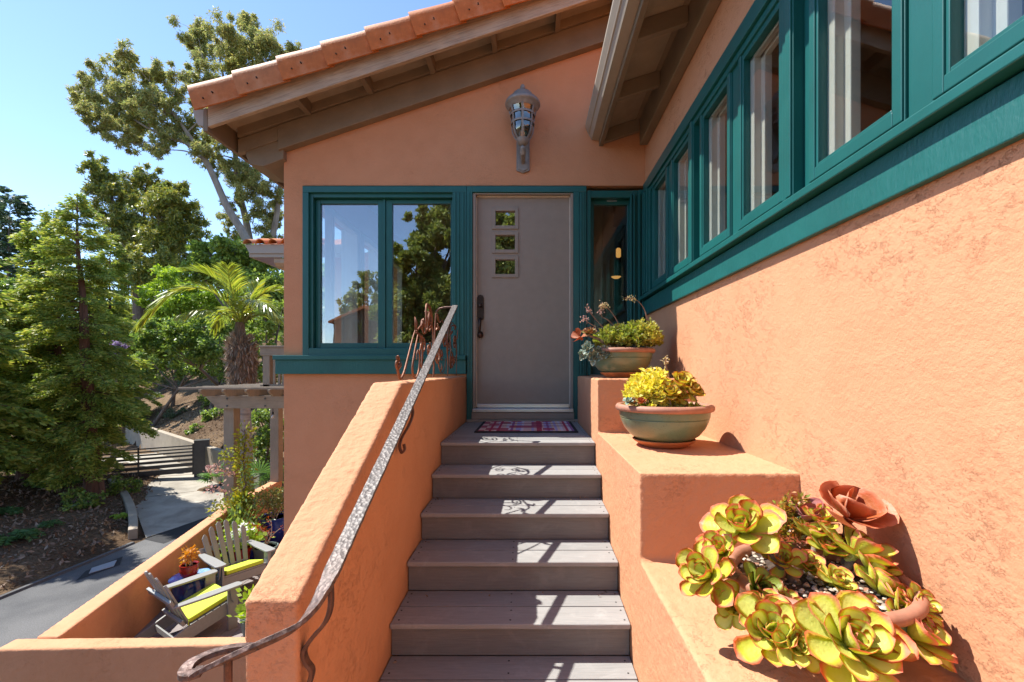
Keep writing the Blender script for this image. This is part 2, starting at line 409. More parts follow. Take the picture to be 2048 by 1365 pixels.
M['vine'] = leafmat('yellow_green_vine', [(0.210, 0.238, 0.030), (0.336, 0.322, 0.036), (0.140, 0.196, 0.036), (0.420, 0.364, 0.048)], .35)
M['bush_yel'] = leafmat('yellowish_small_leaves', [(0.195, 0.208, 0.058), (0.286, 0.273, 0.078), (0.130, 0.169, 0.046), (0.364, 0.325, 0.117)], .3)
M['palm_leaf'] = leafmat('palm_leaflets', [(.15, .21, .05), (0.208, 0.260, 0.039), (0.312, 0.338, 0.052), (0.260, 0.312, 0.065), (0.416, 0.364, 0.052)], .4, .3, .6)
M['fanpalm'] = leafmat('fan_palm_leaflets', [(.07, .15, .03), (.11, .20, .045), (.16, .25, .07)], .3, .35, .5)
M['lilac'] = leafmat('lilac_flowers', [(.28, .20, .36), (.36, .28, .42)], .3)
M['white_fl'] = leafmat('white_petals', [(.75, .75, .72), (.8, .8, .78)], .3)
M['red_leaf'] = leafmat('rust_red_leaves', [(.30, .05, .02), (.42, .10, .03), (.22, .06, .02)], .3)
M['orange_leaf'] = leafmat('orange_succulent_leaves', [(.50, .20, .02), (.55, .28, .05), (.40, .14, .03)], .3)
M['pink_fl'] = leafmat('dusty_pink_bracts', [(.42, .22, .22), (.5, .32, .28), (.35, .22, .12)], .3)
M['twig'] = simple('dry_twig', (.30, .24, .19), .85, vary=.3, scale=40)
M['mulch_litter'] = leafmat('dry_leaf_litter', [(.18, .11, .07), (.28, .19, .12), (.12, .07, .045), (.36, .27, .19)], .05)
# ================================================================== the house
YD = 4.46            # stucco face of the entry wall
XR = 1.1125          # stucco face of the window wall
XL = -2.426          # corner of the house
XS0, XS1 = -.640, .450   # stair width
PITCH = .333
def zl(x): return 2.123 + PITCH * (x - (-2.40))      # lower edge of the rake beam
def zb(x): return 2.148 + PITCH * (x + 2.842)        # lower edge of the barge board
house = tag(empty('house', (0, 5.2, -4.6)), 'orange stucco house with teal window trim and clay tile roof', 'house')

# ---- entry wall (with its openings)
ZT = 1.80                                           # top of openings
b = MB()
WT = .16
xw0, zw0 = -2.243, .137                              # window opening
def zsoff(x): return zb(x) + .165
def wallpiece(x0, x1, z0, z1=None):
    if z1 is None: b.prism([(x0, z0), (x1, z0), (x1, zsoff(x1)), (x0, zsoff(x0))], YD, YD + WT)
    else: b.box(x0, x1, YD, YD + WT, z0, z1)
wallpiece(XL, xw0, -4.6)
wallpiece(xw0, XR + .2, ZT)
wallpiece(xw0, XS0 + .002, -4.6, zw0)
wallpiece(XS0 + .002, XS1 + .012, -4.6, -.50)
wallpiece(XS1 + .012, XR + .2, -4.6, -.062)
o = b.build('wall', M['stucco'], house)
# side wall going away
b = MB(); zt_ = zsoff(XL + .05)
b.box(XL, XL + WT, YD + WT, 4.93, -4.6, zt_); b.box(XL, XL + WT, 7.72, 12.0, -4.6, zt_); b.box(XL, XL + WT, 4.93, 7.72, -4.6, .08); b.box(XL, XL + WT, 4.93, 7.72, 1.77, zt_); b.build('wall', M['stucco'], house)
# ---- window wall
yS0 = .56                                            # strip of windows ends here (beside the camera)
b = MB()
b.box(XR, XR + WT, -2.0, YD, -4.6, .60)
b.box(XR, XR + WT, -2.0, YD, 1.72, 2.62)
b.box(XR, XR + WT, -2.0, yS0 - .10, .60, 1.72)
b.build('wall', M['stucco_rough'], house)
# ---- rooms behind the glass
b = MB()
b.box(-2.26, 6.0, 4.66, 8.9, -.60, -.52)
b.box(1.28, 6.0, -1.9, 4.66, -.60, -.52); b.build('room_floor', M['room_dark'], house)
b = MB()
b.box(-2.26, 6.0, 8.9, 9.0, -.52, 3.4); b.box(6.0, 6.1, -2.0, 9.0, -.52, 3.4); b.box(1.28, 6.0, -2.0, -1.9, -.52, 3.4)
b.prism([(-2.26, 2.25), (6.0, 3.4), (6.0, 3.5), (-2.26, 2.35)], 4.63, 9.0)
b.prism([(1.28, 2.35), (6.0, 3.4), (6.0, 3.5), (1.28, 2.45)], -2.0, 4.63)
b.box(.95, 1.10, 6.1, 8.9, -.52, 2.6)
b.build('room_wall', M['room'], house)

# ---- teal casing of the entry wall
YT = YD - .022
b = MB()
def casing(x0, x1, z0, z1, y0=YT, y1=YD + .03): b.box(x0, x1, y0, y1, z0, z1)
pz = lambda py, Y=YT: (HY - py) / F * Y
px = lambda p, Y=YT: (p - CX) / F * Y
casing(px(605), px(933), pz(385), pz(372.5))
casing(px(605), px(617), .115, pz(385))
casing(px(905), px(933), .115, pz(385))
casing(px(617), px(905), .115, pz(697))
b.build('window_trim', M['teal'], house, bevel=.003)
b = MB()
casing(px(933.6), px(945), -.50, pz(373), YT - .006)
casing(px(1147), px(1159), -.50, pz(385), YT - .006)
casing(px(945), px(1173), pz(385), pz(373), YT - .006)
casing(px(1159.5), px(1173), -.065, pz(385), YT - .002)
b.build('door_trim', M['teal'], house, bevel=.003)
# stepped jamb profile strips that catch the light
for p0, p1, dy in ((1160.5, 1163.5, .012), (1166, 1168.5, .012), (909, 912, .010), (916, 919, .010), (925, 928, .01), (936.5, 940, .014)):
    b = MB(); b.box(px(p0), px(p1), YT - dy, YT + .001, -.06 if p0 > 1000 else (-.06 if p0 > 930 else .12), pz(386))
    b.build('trim_bead', M['teal'], house, bevel=.002)
b = MB()                                              # sill shelf, wraps past the corner
b.box(px(551), px(932.5), YD - .075, YD + .03, pz(720, YD - .075), pz(711, YD - .075))
b.box(XL - .075, XL + .001, YD + .03, 5.6, pz(720, YD - .075), pz(711, YD - .075))
b.build('window_sill', M['teal'], house, bevel=.004)
b = MB()
b.box(px(554), px(932.5), YD - .055, YD + .002, pz(748.5, YD - .05), pz(719.5, YD - .075) - .002)
b.box(XL - .055, XL + .001, YD + .002, 5.58, pz(748.5, YD - .05), pz(719.5, YD - .075) - .002)
b.build('sill_band', M['teal_rough'], house, bevel=.004)

def sash(parent, x0, x1, z0, z1, gx0, gx1, gz0, gz1, y, th=.045, name='sash', mat='teal'):
    b = MB()
    b.box(x0, gx0, y, y + th, z0, z1); b.box(gx1, x1, y, y + th, z0, z1)
    b.box(gx0, gx1, y, y + th, z0, gz0); b.box(gx0, gx1, y, y + th, gz1, z1)
    s_ = b.build(name, M[mat], parent, bevel=.003)
    b = MB(); i = .006                                 # inner stop
    b.box(gx0 - .001, gx0 + i, y + .012, y + th - .004, gz0, gz1); b.box(gx1 - i, gx1 + .001, y + .012, y + th - .004, gz0, gz1)
    b.box(gx0, gx1, y + .012, y + th - .004, gz0 - .001, gz0 + i); b.box(gx0, gx1, y + .012, y + th - .004, gz1 - i, gz1 + .001)
    return s_
# entry window: frame > two sashes, two panes
YW = YD + .055
b = MB()
fx0, fx1, fz0, fz1 = px(617, YW), px(911.5, YW), pz(700, YW), pz(386, YW)
b.box(fx0, px(631, YW), YT + .03, YW + .06, fz0, fz1); b.box(px(911, YW), px(914, YW), YT + .03, YW + .06, fz0, fz1)
b.box(px(631, YW), px(911, YW), YT + .03, YW + .06, pz(399, YW), fz1); b.box(px(631, YW), px(911, YW), YT + .03, YW + .06, fz0, pz(697, YW))
b.box(px(766.5, YW), px(771.5, YW), YW - .012, YW + .06, pz(697, YW), pz(399, YW))
win = b.build('window', M['teal'], house, bevel=.003)
for a0, a1, g0, g1 in ((631.5, 766, 641, 756), (772, 910.5, 784.5, 901.5)):
    sash(win, px(a0, YW), px(a1, YW), pz(696.5, YW), pz(399.5, YW), px(g0, YW), px(g1, YW), pz(686.5, YW), pz(408, YW), YW)
    b = MB(); b.box(px(g0, YW) - .004, px(g1, YW) + .004, YW + .020, YW + .026, pz(686.5, YW) - .004, pz(408, YW) + .004)
    b.build('glass_pane', M['glass'], win)
# white sash windows of the far side of that room
b = MB()
for y0, y1 in ((4.95, 5.75), (5.85, 6.7), (6.8, 7.7)):
    for (ya, yb) in ((y0, y0 + .07), (y1 - .07, y1)): b.box(-2.25, -2.17, ya, yb, .1, 1.75)
    b.box(-2.25, -2.17, y0, y1, .1, .17); b.box(-2.25, -2.17, y0, y1, 1.68, 1.75)
for ya in (5.79, 6.745): b.box(-2.40, -2.19, ya - .05, ya + .05, .08, 1.77)
b.build('inner_window_frame', M['white_trim'], house, bevel=.004)
b = MB(); b.box(-2.36, -2.354, 4.93, 7.72, .08, 1.77); b.build('glass_pane', M['glass_side'], house)
# narrow window right of the door
b = MB()
b.box(px(1173, YW), px(1180, YW), YT + .012, YW + .07, -.06, pz(386, YW)); b.box(px(1274, YW), px(1290, YW), YT + .0, YW + .07, -.06, pz(386, YW))
b.box(px(1262, YW), px(1274, YW), YT + .015, YW + .07, -.06, pz(386, YW))
b.box(px(1180, YW), px(1262, YW), YT + .02, YW + .07, pz(400, YW), pz(386, YW))
sl = b.build('window', M['teal'], house, bevel=.003)
sash(sl, px(1180.4, YW), px(1261.6, YW), -.05, pz(400.5, YW), px(1188, YW), px(1256, YW), .03, pz(409, YW), YW + .012)
b = MB(); b.box(px(1187, YW), px(1257, YW), YW + .035, YW + .041, .02, pz(408, YW)); b.build('glass_pane', M['glass_side'], sl)
b = MB(); b.box(px(1214, YW), px(1234, YW), YW + .004, YW + .012, pz(403, YW), pz(400.5, YW)); b.build('latch', M['alu'], sl, bevel=.002)
for p0, p1, dy in ((1261, 1263.5, .012), (1266.5, 1269.5, .02), (1276, 1279.5, .03), (1283, 1286, .03)):
    b = MB(); b.box(px(p0), px(p1), YT - dy, YT + .05, -.06, pz(388))
    b.build('trim_bead', M['teal'], house, bevel=.002)

# ---- front door
YDO = YD + .045
b = MB()
b.box(px(945.3), px(953, YDO), YD - .012, YDO + .05, pz(823), pz(385.5)); b.box(px(1140.3, YDO), px(1146.7), YD - .012, YDO + .05, pz(823), pz(385.5))
b.box(px(953, YDO), px(1140.3, YDO), YD - .012, YDO + .05, pz(393.5, YDO), pz(385.5))
df = b.build('door_frame', M['taupe'], house, bevel=.003)
b = MB()
b.box(px(953, YDO), px(954.6, YDO), YDO - .012, YDO + .002, pz(815), pz(394.2, YDO)); b.box(px(1138.6, YDO), px(1140.3, YDO), YDO - .012, YDO + .002, pz(815), pz(394.2, YDO))
b.box(px(953, YDO), px(1140.3, YDO), YDO - .012, YDO + .002, pz(396.2, YDO), pz(393.5, YDO))
b.build('weatherstrip', M['brass_strip'], df)
lites = [(416, 459), (464, 507), (513, 556)]
b = MB()
dx0, dx1, dz0, dz1 = px(955, YDO), px(1138.4, YDO), pz(808, YDO), pz(396.6, YDO)
hx0, hx1 = px(991, YDO), px(1030, YDO)
zs = [dz0]
for t, bt in reversed(lites): zs += [pz(bt - 7, YDO), pz(t + 7, YDO)]
zs.append(dz1)
b.box(dx0, hx0, YDO, YDO + .045, dz0, dz1); b.box(hx1, dx1, YDO, YDO + .045, dz0, dz1)
for i in range(0, len(zs), 2): b.box(hx0, hx1, YDO, YDO + .045, zs[i], zs[i + 1])
door = b.build('door', M['taupe'], house)
door['label'] = 'taupe front door with three small square lights and a bronze handle'
for t, bt in lites:
    b = MB()
    x0, x1, z0, z1 = px(984, YDO), px(1037, YDO), pz(bt, YDO), pz(t, YDO)
    b.box(x0, hx0, YDO - .012, YDO + .001, z0, z1); b.box(hx1, x1, YDO - .012, YDO + .001, z0, z1)
    zz0, zz1 = pz(bt - 7, YDO), pz(t + 7, YDO)
    b.box(hx0, hx1, YDO - .012, YDO + .001, z0, zz0); b.box(hx0, hx1, YDO - .012, YDO + .001, zz1, z1)
    b.build('lite_frame', M['taupe'], door, bevel=.0025)
    b = MB(); b.box(hx0 - .004, hx1 + .004, YDO + .018, YDO + .024, zz0 - .004, zz1 + .004); b.build('glass_pane', M['glass'], door)
# handle set
hb = MB()
cxh = px(961, YDO); z0h, z1h = pz(640, YDO), pz(590, YDO)
prof = [(-.030, z0h), (.030, z0h), (.034, z0h + .03), (.034, z1h - .035), (.024, z1h - .01), (0, z1h), (-.024, z1h - .01), (-.034, z1h - .035), (-.034, z0h + .03)]
hb.prism([(cxh + x, z) for x, z in prof], YDO - .014, YDO + .001)
hb.tube([(cxh, YDO - .005, z0h + .01), (cxh - .002, YDO - .045, z0h - .015), (cxh, YDO - .06, z0h - .06), (cxh - .004, YDO - .05, z0h - .11), (cxh, YDO - .01, z0h - .15)], [.016, .017, .014, .012, .012], 10)
hb.lathe([(0, -.034), (.02, -.03), (.029, -.01), (.029, .01), (.02, .03), (0, .034)], (cxh, YDO - .012, pz(670, YDO)), 16)
hb.lathe([(0, -.02), (.02, -.014), (.02, .014), (0, .02)], (cxh, YDO - .022, pz(612, YDO)), 14)
hb.build('handle', M['bronze'], door, bevel=.003, smooth=True, sharp=45)
b = MB(); b.box(dx0, dx1, YDO - .014, YDO + .02, pz(815.5, YDO), dz0 - .001); b.build('door_sweep', M['alu'], door, bevel=.002)
b = MB()
b.box(px(945.5), px(1146.5), YD - .055, YDO + .05, pz(824), pz(817.5)); th_ = b.build('threshold', M['alu'], house, bevel=.003)
b = MB()
b.box(px(944), px(1148), YD - .045, YD + .02, pz(838), pz(824) - .002)
b.box(px(935), px(1156), YD - .062, YD + .02, -.512, pz(838) - .003); b.build('door_step', M['taupe'], house, bevel=.004)

# ---- window wall trim and casements
XG = 1.14
zg0, zg1 = .806, 1.632
b = MB()
b.box(XR - .024, XR + .04, yS0 - .02, YD - .022, 1.705, 1.80)
b.build('header_trim', M['teal'], house, bevel=.003)
b = MB(); b.box(XR - .006, XR + .06, yS0 - .02, YD - .03, 1.665, 1.704); b.build('header_trim', M['teal'], house, bevel=.003)
b = MB()                                               # sill: sloped shelf with a nose
b.prism([(XR - .065, .668), (XR - .065, .700), (XR + .03, .738), (XR + .10, .745), (XR + .10, .668)], yS0 - .06, YD - .024)
b.build('window_sill', M['teal'], house, bevel=.004)
b = MB(); b.prism([(XR - .028, .520), (XR - .024, .662), (XR + .0, .662), (XR + .0, .520)], yS0 - .06, YD - .03)
b.build('sill_band', M['teal_rough_x'], house, bevel=.004)
P = 1.187; Y0 = 4.150
def trimY(y0, y1, x=XR - .010, x1=XR + .07, mat='teal', z0=.735, z1=1.70, name='mullion'):
    b = MB(); b.box(x, x1, y0, y1, z0, z1); return b.build(name, M[mat], house, bevel=.003)
trimY(4.235, YD - .026, XR - .014, name='corner_trim')
trimY(4.28, 4.31, XR - .030, XR, name='corner_trim'); trimY(4.36, 4.40, XR - .034, XR, name='corner_trim')
k = 0
for p in range(3):
    ya = Y0 - P * p
    for (g1, g0) in ((ya, ya - .362), (ya - .560, ya - .905)):
        if g0 < yS0 - .05: continue
        s0, s1 = g0 - .052, g1 + .052
        b = MB()
        X0, X1 = XG - .022, XG + .03
        b.box(X0, X1, g1, s1, zg0 - .065, zg1 + .04); b.box(X0, X1, s0, g0, zg0 - .065, zg1 + .04)
        b.box(X0, X1, g0, g1, zg0 - .065, zg0); b.box(X0, X1, g0, g1, zg1, zg1 + .04)
        b.box(X0 - .007, X0 + .004, g1 + .012, s1 - .004, zg0 - .06, zg1 + .036); b.box(X0 - .007, X0 + .004, s0 + .004, g0 - .012, zg0 - .06, zg1 + .036)
        b.box(X0 - .007, X0 + .004, g0 - .012, g1 + .012, zg0 - .06, zg0 - .014)
        cw = b.build('window', M['teal'], house, bevel=.003)
        b = MB(); b.box(XG, XG + .006, g0 - .004, g1 + .004, zg0 - .004, zg1 + .004); b.build('glass_pane', M['glass_side'], cw)
        b = MB()                                       # white inner frame seen through the glass
        for q in range(2):
            xa = XG + .016 + .036 * q; ins = .004 + .036 * q
            b.box(xa, xa + .040, g1 - ins - .036, g1 + .03, zg0 - .03, zg1 + .03); b.box(xa, xa + .030, g0 - .03, g0 + .010 + .006 * q, zg0 - .03, zg1 + .03)
            b.box(xa, xa + .030, g0, g1, zg1 - .012 - .012 * q, zg1 + .03); b.box(xa, xa + .030, g0, g1, zg0 - .03, zg0 - .008 + .002 * q)
        xa = XG + .03
        b.build('inner_frame', M['white_trim'], cw, bevel=.004)
    # mullion between the two sashes of a pair, then the broad one between pairs
    trimY(ya - .505, ya - .418, XR + .012, XR + .06)
    trimY(ya - 1.045, ya - .960, XR - .010, XR + .07)
    trimY(ya - 1.040, ya - 1.00, XR - .020, XR)
    trimY(ya - 1.135, ya - 1.048, XR + .035, XR + .07)
b = MB(); b.box(XR + .035, XR + .05, yS0 - .1, YD, .60, .735); b.box(XR + .035, XR + .05, yS0 - .1, YD, 1.70, 1.72); b.build('window_packing', M['teal'], house)

# ---- rake of the entry roof: beam, ledger, lookouts, soffit, barge board, tiles
def sl_prism(b, x0, x1, zlo, h0, h1, y0, y1): b.prism([(x0, zlo(x0) + h0), (x1, zlo(x1) + h0), (x1, zlo(x1) + h1), (x0, zlo(x0) + h1)], y0, y1)
XE = 2.6
b = MB(); sl_prism(b, XL - .015, XE, zl, 0, .238, YD - .085, YD - .001); b.build('rake_beam', M['brown_wood'], house, bevel=.006)
b = MB(); sl_prism(b, -2.82, XE, zl, .246, .345, YD - .10, YD - .055); b.build('rake_ledger', M['brown_wood'], house, bevel=.003)
b = MB(); sl_prism(b, -2.83, XL - .018, zl, .10, .238, YD - .075, YD - .02); b.build('rake_ledger', M['brown_wood'], house, bevel=.003)
b = MB()                                              # end of the plate beam poking out past the corner
q = [(492, 292), (492, 312), (500, 329), (527, 333), (567, 318), (567, 268)]
b.prism([((p_ - CX) / F * 4.40, (HY - y_) / F * 4.40) for p_, y_ in q], 4.40, YD + .35); b.build('beam_end', M['brown_wood'], house, bevel=.006)
b = MB(); sl_prism(b, -2.86, XE, zb, .0, .185, 4.02, 4.06); b.build('barge_board', M['barge'], house, bevel=.005)
b = MB(); sl_prism(b, -2.87, XE, zb, .160, .19, 4.061, 12.0); b.build('soffit', M['soffit'], house)
xk = (577 - CX) / F * 4.03
for i in range(7):
    x = xk + .594 * i
    b = MB(); sl_prism(b, x, x + .045, zb, .045, .164, 4.062, YD - .102)
    b.build('lookout', M['brown_wood_y'], house, bevel=.003)
# eave on the left: fascia, gutter, rafter tails
b = MB(); b.box(-2.90, -2.862, 4.022, 12.0, zb(-2.88) - .03, zb(-2.88) + .172); b.build('fascia', M['brown_wood_y'], house, bevel=.004)
b = MB(); zz = zb(-2.9)
gp = [(-2.902, zz + .02), (-2.95, zz + .03), (-2.975, zz + .09), (-3.0, zz + .16), (-3.0, zz + .175), (-2.985, zz + .175), (-2.965, zz + .1), (-2.94, zz + .045), (-2.902, zz + .04)]
b.prism(gp, 4.03, 12.0); b.prism([(-2.903, zz + .022), (-2.95, zz + .032), (-2.975, zz + .09), (-2.998, zz + .16), (-2.903, zz + .17)], 4.026, 4.034)
b.build('gutter', M['gutter'], house, smooth=True)
for i in range(6):
    y = 4.62 + .6 * i
    b = MB(); b.prism([(-2.86, zb(-2.86) + .02), (XL, zb(XL) + .02), (XL, zb(XL) + .163), (-2.86, zb(-2.86) + .163)], y, y + .045)
    b.build('rafter_tail', M['brown_wood_y'], house, bevel=.003)
# roof deck and tiles
roof = None
b = MB(); sl_prism(b, -2.86, XE, zb, .192, .235, 4.02, 12.0); b.build('roof', M['tile'], house)
roof = C.objects['roof']
ux = Vector((1, 0, PITCH)).normalized(); un = Vector((-PITCH, 0, 1)).normalized()
def rake_tile_mesh():
    """rounded rake tile hanging over the barge; local x runs up the slope, y across, z out of the roof"""
    prof = [(.17, .335), (.10, .350), (.02, .353), (-.030, .346), (-.056, .326), (-.069, .29), (-.074, .24), (-.077, .18), (-.075, .110)]
    b = MB(); L = .455; vs = []; fs = []; ns = 3; th = .015
    for layer in (0, 1):
        for i in range(ns):
            s = i / (ns - 1); g = .034 * (1 - s) ** 1.1
            for j, (y, z) in enumerate(prof):
                jj = min(len(prof) - 1, j + 1); ii = max(0, j - 1)
                t = Vector((prof[jj][0] - prof[ii][0], prof[jj][1] - prof[ii][1])).normalized(); n = Vector((t.y, -t.x))
                n = -n if n.y < 0 and j < 3 else n
                nn = Vector((-abs(t.y) if j > 1 else 0, abs(t.x)))
                q = Vector((y, z)) + nn * (g - layer * th)
                vs.append((s * L, q.x, q.y))
    m = len(prof); o = ns * m
    for i in range(ns - 1):
        for j in range(m - 1):
            a = i * m + j
            fs.append((a, a + 1, a + m + 1, a + m)); fs.append((o + a, o + a + m, o + a + m + 1, o + a + 1))
    for j in range(m - 1):
        fs.append((j, o + j, o + j + 1, j + 1)); e = (ns - 1) * m + j; fs.append((e, e + 1, o + e + 1, o + e))
    for i in range(ns - 1):
        e = i * m + m - 1; fs.append((e, o + e, o + e + m, e + m)); e = i * m; fs.append((e, e + m, o + e + m, o + e))
    b.add(vs, fs)
    for sx, zc in ((.10, .175), (.19, .20)):              # nail holes
        b.box(sx, sx + .009, -.111, -.06, zc, zc + .010, 1)
    return b.mesh('roof_tile', True, 50)
def barrel_mesh(r0=.098, r1=.082, L=.46, th=.014, n=10):
    b = MB(); vs = []; fs = []
    for layer in (0, 1):
        for i, (x, r) in enumerate(((0, r0), (L, r1))):
            for k in range(n + 1):
                a = math.pi * k / n
                vs.append((x, (r - layer * th) * math.cos(a), (r - layer * th) * math.sin(a) * .92))
    m = n + 1
    for k in range(n):
        fs.append((k, k + 1, m + k + 1, m + k)); fs.append((2 * m + k, 3 * m + k, 3 * m + k + 1, 2 * m + k + 1))
        fs.append((k, 2 * m + k, 2 * m + k + 1, k + 1)); fs.append((m + k, m + k + 1, 3 * m + k + 1, 3 * m + k))
    fs.append((0, m, 3 * m, 2 * m)); fs.append((n, 2 * m + n, 3 * m + n, m + n))
    b.add(vs, fs); return b.mesh('roof_tile', True, 50)
RT = rake_tile_mesh(); BT = barrel_mesh()
rnd = random.Random(4)
def slope_obj(name, me, x, y, h, mats, parent, zfun=zb, tilt=0, xdir=1):
    o = link(name, me, mats, parent)
    R = Matrix(((ux.x * xdir, 0, un.x, 0), (0, 1, 0, 0), (ux.z, 0, un.z * 1, 0), (0, 0, 0, 1)))
    R = Matrix.Translation((x, y, zfun(x) + h)) @ R @ Matrix.Rotation(tilt, 4, 'Y')
    o.matrix_basis = R if parent is None else o.matrix_parent_inverse.inverted() @ wm(parent).inverted() @ R
    return o
step = .383
for i in range(13):
    x = -2.875 + step * i
    slope_obj('roof_tile', RT, x, 4.035, .0, [M['tile'], M['hole']], roof, tilt=-.012)
    slope_obj('roof_tile', BT, x + rnd.uniform(-.02, .02) - .06, 4.088, .335, M['tile'], roof, tilt=-.012)
for r in range(6):
    for i in range(13):
        x = -2.95 + step * i
        slope_obj('roof_tile', BT, x, 4.30 + .235 * r, .245, M['tile'], roof, tilt=-.012)

# ---- eave above the window wall: beam, rafters, soffit, fascia, gutter
YB = -2.0
def z2(x): return 2.302 + PITCH * (x - .70)
b = MB(); b.box(XR - .075, XR + .0, YB, YD - .09, 2.150, 2.44); b.build('eave_beam', M['brown_wood_y'], house, bevel=.006)
b = MB(); b.box(XR - .115, XR - .07, YB, YD - .09, 2.40, 2.43); b.build('eave_ledger', M['brown_wood_y'], house, bevel=.003)
b = MB(); b.prism([(.70, z2(.70)), (XR + .1, z2(XR + .1)), (XR + .1, z2(XR + .1) + .02), (.70, z2(.70) + .02)], YB, YD - .002); b.build('soffit', M['soffit'], house)
b = MB(); b.prism([(.67, z2(.67) + .021), (6.2, z2(6.2) + .021), (6.2, z2(6.2) + .10), (.67, z2(.67) + .10)], YB, YD + .3); b.build('roof', M['tile'], house)
for y in (4.36, 3.66, 3.00, 2.34, 1.68, 1.02, .36, -.3):
    b = MB(); b.prism([(.703, z2(.70) - .125), (XR - .078, z2(XR - .08) - .125), (XR - .078, z2(XR - .08) - .003), (.703, z2(.70) - .003)], y, y + .045)
    b.build('rafter', M['brown_wood'], house, bevel=.003)
b = MB(); b.box(.662, .702, YB, YD - .004, 2.182, 2.345); b.build('fascia', M['brown_wood_y'], house, bevel=.003)
b = MB()
gp = [(.66, 2.236), (.588, 2.244), (.566, 2.298), (.556, 2.302), (.552, 2.312), (.527, 2.365), (.527, 2.388), (.538, 2.388), (.560, 2.33), (.60, 2.262), (.66, 2.256)]
b.prism(gp, YB, YD - .006); b.prism([(.66, 2.24), (.589, 2.247), (.554, 2.305), (.529, 2.38), (.66, 2.38)], YD - .012, YD - .004)
b.build('gutter', M['gutter'], house)

# ---- rear wing: tiled eave showing past the corner
wing = tag(empty('house_wing', (-3.4, 9.5, -4.6)), 'rear wing with tile ends above a taupe gutter, behind the house corner', 'house wing')
b = MB(); b.box(-4.3, -2.5, 9.55, 13.5, -4.6, 2.45); b.build('wall', M['stucco'], wing)
YG = 9.0
wx = lambda p: (p - CX) / F * YG
wz = lambda p: (HY - p) / F * YG
b = MB()
b.prism([(wx(490), wz(490)), (wx(503), wz(515)), (wx(700), wz(515)), (wx(700), wz(490))], YG, YG + .03)
b.prism([(wx(491), wz(490.2)), (wx(502), wz(508)), (wx(700), wz(508)), (wx(700), wz(490.2))], YG - .03, YG - .001)
b.prism([(YG - .03, wz(490)), (YG - .001, wz(515)), (13, wz(515)), (13, wz(490))], wx(497) + .02, wx(497) + .05, 'X')
b.build('gutter', M['gutter'], wing, bevel=.004)
b = MB(); b.prism([(YG, wz(490)), (13.5, wz(490) + 1.4), (13.5, wz(490) + 1.3), (YG, wz(495))], wx(500), -2.5, 'X'); b.build('roof', M['tile'], wing)
wr = [o for o in C.objects if o.name.startswith('roof') and o.parent == wing][0]
for r in range(2):
    for i in range(6):
        x = wx(492) + .10 + .245 * i
        o = link('roof_tile', BT, M['tile'], wr)
        R = Matrix.Translation((x, YG - .10 + r * .38, wz(490) - .01 + r * .125)) @ Matrix.Rotation(math.radians(90), 4, 'Z') @ Matrix.Rotation(-.30, 4, 'Y')
        o.matrix_basis = o.matrix_parent_inverse.inverted() @ wm(wr).inverted() @ R
b = MB(); b.prism([(YG + .05, wz(516)), (YG + .05, wz(525)), (YG + .14, wz(531)), (9.6, wz(535)), (9.6, wz(516))], wx(545), wx(572), 'X'); b.build('beam_end', M['barge'], wing, bevel=.006)

# ================================================================== stairs, stair wall, ledge
NY = [3.208 - .285 * i for i in range(11)]
NZ = [-.511 - .158 * i for i in range(11)]
stairs = tag(empty('staircase', (-.1, 1.8, -2.2)), 'grey composite board steps climbing to the taupe front door', 'stairs')
def boards(y0, y1, z, n, name='tread_board'):
    wd = (y1 - y0 - .005 * (n - 1)) / n
    for k in range(n):
        b = MB(); a = y0 + k * (wd + .005)
        b.box(XS0 + .004, XS1 - .004, a, a + wd, z - .025, z)
        o = b.build(name, M['deck_x'], stairs, bevel=.006 if k == 0 else .003, seg=3)
        if True:
            s_ = MB()
            for sx in (XS0 + .03, -.10, XS1 - .03):
                for sy in (a + .035, a + wd - .035): s_.lathe([(.0045, 0), (.0045, .0008), (0, .0009)], (sx + random.uniform(-.006, .006), sy, z), 6)
            sc_ = s_.build('screw', M['hole'], o); sc_['kind'] = 'stuff'
boards(NY[0] - .028, 4.395, NZ[0], 9 if False else 9, 'landing_board')
for i in range(1, 10): boards(NY[i] - .028, NY[i - 1] - .002, NZ[i], 2)
for i in range(10):
    b = MB(); zlo = NZ[i + 1]
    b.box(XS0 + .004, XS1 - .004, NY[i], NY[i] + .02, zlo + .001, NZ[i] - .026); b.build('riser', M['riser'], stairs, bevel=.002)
b = MB()
b.prism([(NY[9] + .03, NZ[9] - .2), (4.39, NZ[9] - .2), (4.39, NZ[0] - .03), (NY[0] + .30, NZ[0] - .03), (NY[8] + .30, NZ[8] - .03)], XS0 + .02, XS1 - .02, 'X')
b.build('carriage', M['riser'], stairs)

sw = MB()
XO = -.790
pts = [(1.25, -3.2), (1.25, -.637), (2.262, -.067), (YD - .012, -.067), (YD - .012, -3.2)]
sw.prism(pts, XO, XS0, 'X')
o = tag(sw.build('stair_wall', M['stucco']), 'orange stucco side wall of the steps with a sloping sunlit top', 'wall')
stucco_relief(o, .009, .0070, .020, 2)

lg = MB()
lg.prism([(YD - .004, -3.2), (YD - .004, -.064), (3.085, -.064), (3.085, -.432), (1.885, -.432), (1.885, -.795), (-.2, -.795), (-.2, -3.2)], XS1, XR + .02, 'X')
o = tag(lg.build('stepped_ledge', M['stucco']), 'three-step orange stucco ledge along the wall, carrying the bowl planters', 'ledge')
stucco_relief(o, .009, .0060, .020, 2)
# lower landing under the steps, out of the way below the frame
b = MB(); b.box(-3.0, XR, -2.5, .66, NZ[9] - .35, NZ[9] - .16); tag(b.build('lower_landing', M['stucco']), kind='structure')
